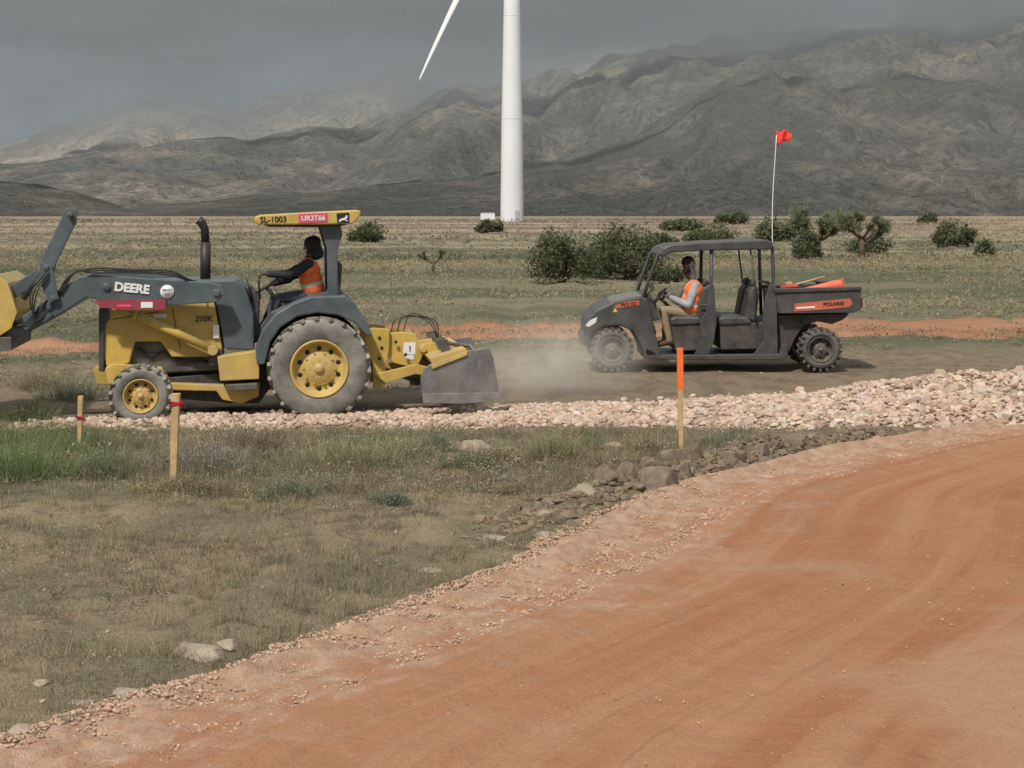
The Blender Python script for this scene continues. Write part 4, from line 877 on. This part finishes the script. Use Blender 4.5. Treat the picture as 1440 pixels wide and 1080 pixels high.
mb=MB();mb.prism([(1100,404),(1122,402),(1122,412),(1100,414)],U0+.3,U0+.7);mb.prism([(1098,403),(1124,401),(1124,404),(1098,406)],U0+.28,U0+.72);mb.obj('tool_bag',mat('red_cloth',(.45,.06,.04),.8),origin=W(1110,410,U0+.4),bevel=.02,label='red tool bag in the cargo bed',cat='bag')
mb=MB();mb.prism([(1152,397),(1183,396),(1184,406),(1152,407)],U0+.9,U0+1.2,0,U0+.9);mb.prism([(1150,395),(1185,394),(1185,397),(1150,398)],U0+.88,U0+1.22,0,U0+.9);mb.obj('tool_box',M_black,origin=W(1165,407,U0+1),bevel=.01,label='black plastic box in the cargo bed',cat='box')
# ================================================================= PEOPLE
def capsule(bm,p0,p1,r0,r1,n=14):
    p0,p1=Vector(p0),Vector(p1);ax=p1-p0;L=ax.length
    ax=ax.normalized() if L>1e-6 else Vector((0,0,1));u=ax.orthogonal().normalized();w_=ax.cross(u);rings=[]
    st=[]
    for k in range(1,5): a=math.pi/2*(1-k/4.);st.append((p0-ax*r0*math.sin(a),r0*math.cos(a)))
    for k in range(0,4): a=math.pi/2*(k/4.);st.append((p1+ax*r1*math.sin(a),r1*math.cos(a)))
    for c,r in st: rings.append([bm.verts.new(c+(u*math.cos(j*2*math.pi/n)+w_*math.sin(j*2*math.pi/n))*r) for j in range(n)])
    t0=bm.verts.new(p0-ax*r0);t1=bm.verts.new(p1+ax*r1)
    for i in range(len(rings)-1):
        for j in range(n):bm.faces.new([rings[i][j],rings[i][(j+1)%n],rings[i+1][(j+1)%n],rings[i+1][j]])
    for j in range(n):
        bm.faces.new([t0,rings[0][(j+1)%n],rings[0][j]]);bm.faces.new([t1,rings[-1][j],rings[-1][(j+1)%n]])
def fused(name,bones,mats,vox,origin,parent=None,classify=None,smooth=2):
    bm=bmesh.new()
    for b in bones:capsule(bm,*b[:4])
    me=bpy.data.meshes.new('tmp');bm.to_mesh(me);bm.free();t=bpy.data.objects.new('tmp',me);COL.objects.link(t)
    r=t.modifiers.new('r','REMESH');r.mode='VOXEL';r.voxel_size=vox;s_=t.modifiers.new('s','SMOOTH');s_.factor=.5;s_.iterations=smooth
    bpy.context.view_layer.update();dg=bpy.context.evaluated_depsgraph_get();m2=bpy.data.meshes.new_from_object(t.evaluated_get(dg));bpy.data.objects.remove(t)
    m2.name=name;n=len(m2.polygons);C=np.zeros(n*3);m2.polygons.foreach_get('center',C);C=C.reshape(-1,3)
    best=np.full(n,1e9);idx=np.zeros(n,np.int32)
    for b in bones:
        p0,p1=np.array(b[0]),np.array(b[1]);d=p1-p0;L=max(1e-9,(d@d));tt=np.clip(((C-p0)@d)/L,0,1)
        ds=np.linalg.norm(C-(p0+tt[:,None]*d),axis=1)-(b[2]+(b[3]-b[2])*tt);k=ds<best;best[k]=ds[k];idx[k]=b[4]
    if classify is not None:idx=classify(C,idx).astype(np.int32)
    m2.materials.clear()
    for m in mats:m2.materials.append(m)
    m2.polygons.foreach_set('material_index',idx);m2.shade_smooth()
    m2.transform(Matrix.Translation(-Vector(origin)))
    o=bpy.data.objects.new(name,m2);COL.objects.link(o);ORG[o.name]=Vector(origin)
    if parent:o.parent=parent;o.location=Vector(origin)-ORG[parent.name]
    else:o.location=origin
    return o
def hand(wr,dr,nrm,mi):
    dr=Vector(dr).normalized();nrm=Vector(nrm);nrm=(nrm-dr*nrm.dot(dr)).normalized();sd_=dr.cross(nrm);B=[]
    for k in (-1.5,-.5,.5,1.5):
        B.append((wr,wr+dr*.085+sd_*k*.021,.024,.013,mi))
        L=[.036,.042,.045,.036][int(k+1.5)];a=wr+dr*.088+sd_*k*.022;b=a+(dr*.75+nrm*.55).normalized()*L;c=b+(nrm*.95-dr*.15).normalized()*L*.75;d=c+(nrm*.3-dr*.9).normalized()*L*.5
        B+=[(a,b,.0095,.009,mi),(b,c,.009,.008,mi),(c,d,.008,.007,mi)]
    a=wr+dr*.03-sd_*.028;b=a+(dr*.6-sd_*.6+nrm*.3).normalized()*.045;c=b+(dr*.5+nrm*.8).normalized()*.032
    B+=[(a,b,.013,.011,mi),(b,c,.011,.009,mi)];return B
def head(c,fw,mi,hmi,sc=1.0):
    fw=Vector(fw).normalized();up=Vector((0,0,1));up=(up-fw*up.dot(fw)).normalized();sd_=fw.cross(up)
    P=lambda f,s,u:c+(fw*f+sd_*s+up*u)*sc
    B=[(P(-.03,0,.035),P(.015,0,.035),.083*sc,.078*sc,mi),(P(.02,0,-.02),P(.045,0,-.075),.062*sc,.036*sc,mi),
       (P(.088,0,.012),P(.104,0,-.018),.009,.014,mi),(P(.078,-.018,-.055),P(.078,.018,-.055),.011,.011,mi),(P(.083,-.03,.03),P(.083,.03,.03),.012,.012,mi),
       (P(-.0,.078,.005),P(-.005,.08,-.02),.014,.009,mi),(P(-.0,-.078,.005),P(-.005,-.08,-.02),.014,.009,mi),(P(-.01,0,-.03),P(-.02,0,-.12),.055,.055,mi)]
    return B,P
def person(label,J,mats,fw,vox=.0065,cap='hat',capm=None,bulk=1.1):
    B=[];hb,P=head(J['head'],fw,0,0);B+=hb
    pel,ch,nk=J['pelvis'],J['chest'],J['neck'];Y_=Vector((0,1,0));q=bulk
    B+=[(pel-Y_*.09,pel+Y_*.09,.125,.125,2),(pel.lerp(ch,.35)-Y_*.08,pel.lerp(ch,.35)+Y_*.08,.118*q,.118*q,1),(pel.lerp(ch,.7)-Y_*.09,pel.lerp(ch,.7)+Y_*.09,.122*q,.122*q,1),(ch-Y_*.11,ch+Y_*.11,.118*q,.118*q,1),
        (J['shn'],J['shf'],.068*q,.068*q,1),(ch,nk,.11*q,.066,1),(nk,J['head']-Vector((0,0,.06)),.055,.052,0)]
    for s_ in 'nf':
        B+=[(J['sh'+s_],J['el'+s_],.064*q,.052*q,1),(J['el'+s_],J['wr'+s_],.053*q,.038*q,1)]
        mdl=J['sh'+s_].lerp(J['el'+s_],.55);B+=[(mdl,mdl+Vector((0,0,-.02)),.064*q,.06*q,1)]
        dr=J.get('hd'+s_,(J['wr'+s_]-J['el'+s_]));B+=hand(J['wr'+s_]+Vector(dr).normalized()*.02,dr,J['hn'+s_],0)
        B+=[(J['hp'+s_],J['kn'+s_],.095,.066,2),(J['kn'+s_],J['an'+s_],.066,.052,2),(J['an'+s_]+Vector((.02,0,-.02)),J['to'+s_],.046,.036,3),(J['an'+s_],J['an'+s_]+Vector((.03,0,-.045)),.048,.04,3)]
    body=fused('person',B,mats,vox,J['pelvis']);body['label']=label;body['category']='person'
    for k in (-.03,.03):
        mb=MB();q_=P(.079,k,.012);bmesh.ops.create_icosphere(mb.bm,subdivisions=2,radius=.011,matrix=Matrix.Translation(q_));mb.obj('eye',[M_eye],body)
    v_=q*1.0
    VB=[(pel.lerp(ch,.25)-Y_*.085,pel.lerp(ch,.25)+Y_*.085,.134*v_,.134*v_,0),(pel.lerp(ch,.6)-Y_*.095,pel.lerp(ch,.6)+Y_*.095,.137*v_,.137*v_,0),(ch-Y_*.11,ch+Y_*.11,.134*v_,.134*v_,0),(J['shn'].lerp(J['shf'],.12),J['shf'].lerp(J['shn'],.12),.084*v_,.084*v_,0)]
    ax=np.array(ch-pel);aL=np.linalg.norm(ax);ax=ax/aL;p0=np.array(pel)
    def cl(C,i):
        h_=(C-p0)@ax/aL;y_=np.abs(C[:,1]-p0[1]);return np.where(((h_>.32)&(h_<.47))|((y_>.085)&(y_<.135)&(h_>.47)),1,0)
    fused('safety_vest',VB,[M_vest,M_strip],.010,J['pelvis'],body,cl)
    fused('hood',[(P(-.045,0,.05),P(-.005,0,.05),.098,.094,0),(P(-.04,0,0),P(-.07,0,-.1),.09,.085,0),(P(-.05,-.05,-.13),P(-.05,.05,-.13),.06,.06,0)],[capm],.009,J['pelvis'],body)
    if cap=='cap':
        fused('cap',[(P(-.02,0,.075),P(.02,0,.07),.088,.084,0),(P(.07,-.035,.065),P(.135,-.022,.055),.022,.010,0),(P(.07,.035,.065),P(.135,.022,.055),.022,.010,0),(P(.08,0,.068),P(.145,0,.057),.022,.010,0)],[M_jblack],.006,J['pelvis'],body)
    fused('beard',[(P(.03,-.04,-.06),P(.055,0,-.09),.03,.03,0),(P(.03,.04,-.06),P(.055,0,-.09),.03,.03,0)],[M_blk],.006,J['pelvis'],body)
    return body
def JJ(d,**k):return {a:(W(b[0],b[1],b[2]) if not isinstance(b,Vector) else b) for a,b in k.items()}
dc=25.42
J=JJ(0,head=(967,375,dc-.04),neck=(973,394,dc),chest=(975,408,dc),pelvis=(970,440,dc),shn=(978,402,dc-.18),shf=(971,402,dc+.18),
  eln=(968,429,dc-.26),wrn=(945,419,dc-.12),elf=(956,426,dc+.22),wrf=(938,414,dc+.08),hpn=(967,440,dc-.10),hpf=(967,440,dc+.10),knn=(932,436,dc-.15),knf=(936,434,dc+.13),
  ann=(942,478,dc-.12),anf=(936,478,dc+.14),ton=(926,485,dc-.14),tof=(920,485,dc+.15),hnn=Vector((-.3,.2,-1)),hnf=Vector((-.3,-.2,-1)))
person('person in grey hoodie, cap, orange vest and khaki trousers driving',J,[M_skin,M_jgrey,M_khaki,M_boot],(-.6,-.8,-.02),cap='cap',capm=M_jgrey)
dc=22.88
J=JJ(0,head=(450,347,dc),neck=(447,364,dc),chest=(446,380,dc),pelvis=(454,412,dc),shn=(443,372,dc-.2),shf=(445,372,dc+.2),
  eln=(412,386,dc-.34),wrn=(385,385,dc-.42),elf=(420,392,dc+.2),wrf=(400,398,dc+.1),hpn=(448,416,dc-.1),hpf=(448,416,dc+.1),knn=(402,419,dc-.16),knf=(402,419,dc+.16),
  ann=(384,460,dc-.16),anf=(386,460,dc+.16),ton=(370,466,dc-.17),tof=(372,466,dc+.17),hnn=Vector((-.1,0,-1)),hnf=Vector((-.2,0,-1)))
P1=person('person in black hooded jacket and orange vest driving, arm outstretched',J,[M_skin,M_jblack,M_jeans,M_boot],(-1,.25,-.2),cap='hood',capm=M_jblack,bulk=1.18)
# yaw of the tractor (nose slightly towards the viewer)
pv=Vector((p.x,D0+.2,0));YA=math.radians(8);Rz=Matrix.Rotation(YA,3,'Z')
for o in (TR,P1):
    o.location=pv+Rz@(o.location-pv);o.rotation_euler=(0,0,YA)
# ================================================================= dust
def dust(c,r,dens,label):
    bm=bmesh.new();bmesh.ops.create_icosphere(bm,subdivisions=3,radius=1,matrix=Matrix.Diagonal((*r,1)))
    me=bpy.data.meshes.new('dust_cloud');bm.to_mesh(me);bm.free()
    m=bpy.data.materials.new('dust');N=NB(nt(m));tc_=N.n('ShaderNodeTexCoord').outputs['Object']
    mp=N.mapping(tc_,(1/r[0],1/r[1],1/r[2]));ln=N.n('ShaderNodeVectorMath',operation='LENGTH');N.set(ln.inputs[0],mp)
    n_=N.noise(tc_,1.3,3,.6);fall=N.mr(ln.outputs['Value'],.0,.98,1,0)
    de=N.math('MULTIPLY',N.math('MULTIPLY',fall,N.mr(n_,.25,.75)),dens)
    v=N.n('ShaderNodeVolumeScatter');v.inputs['Color'].default_value=(1,.88,.74,1);v.inputs['Anisotropy'].default_value=-.2;N.set(v.inputs['Density'],de)
    scatter_glow=N.n('ShaderNodeEmission');scatter_glow.inputs[0].default_value=(1,.80,.62,1);N.set(scatter_glow.inputs[1],N.math('MULTIPLY',de,.13))  # added glow in the dust, standing in for multiply scattered light
    ad=N.n('ShaderNodeAddShader');N.t.links.new(v.outputs[0],ad.inputs[0]);N.t.links.new(scatter_glow.outputs[0],ad.inputs[1])
    o=N.n('ShaderNodeOutputMaterial');N.t.links.new(ad.outputs[0],o.inputs['Volume']);me.materials.append(m)
    ob=bpy.data.objects.new('dust_cloud',me);COL.objects.link(ob);ob.location=c;ob['kind']='stuff';ob['label']=label
dust(W(775,510,24.0),(1.75,1.1,.85),1.05,'tan dust raised behind the dragged blade')
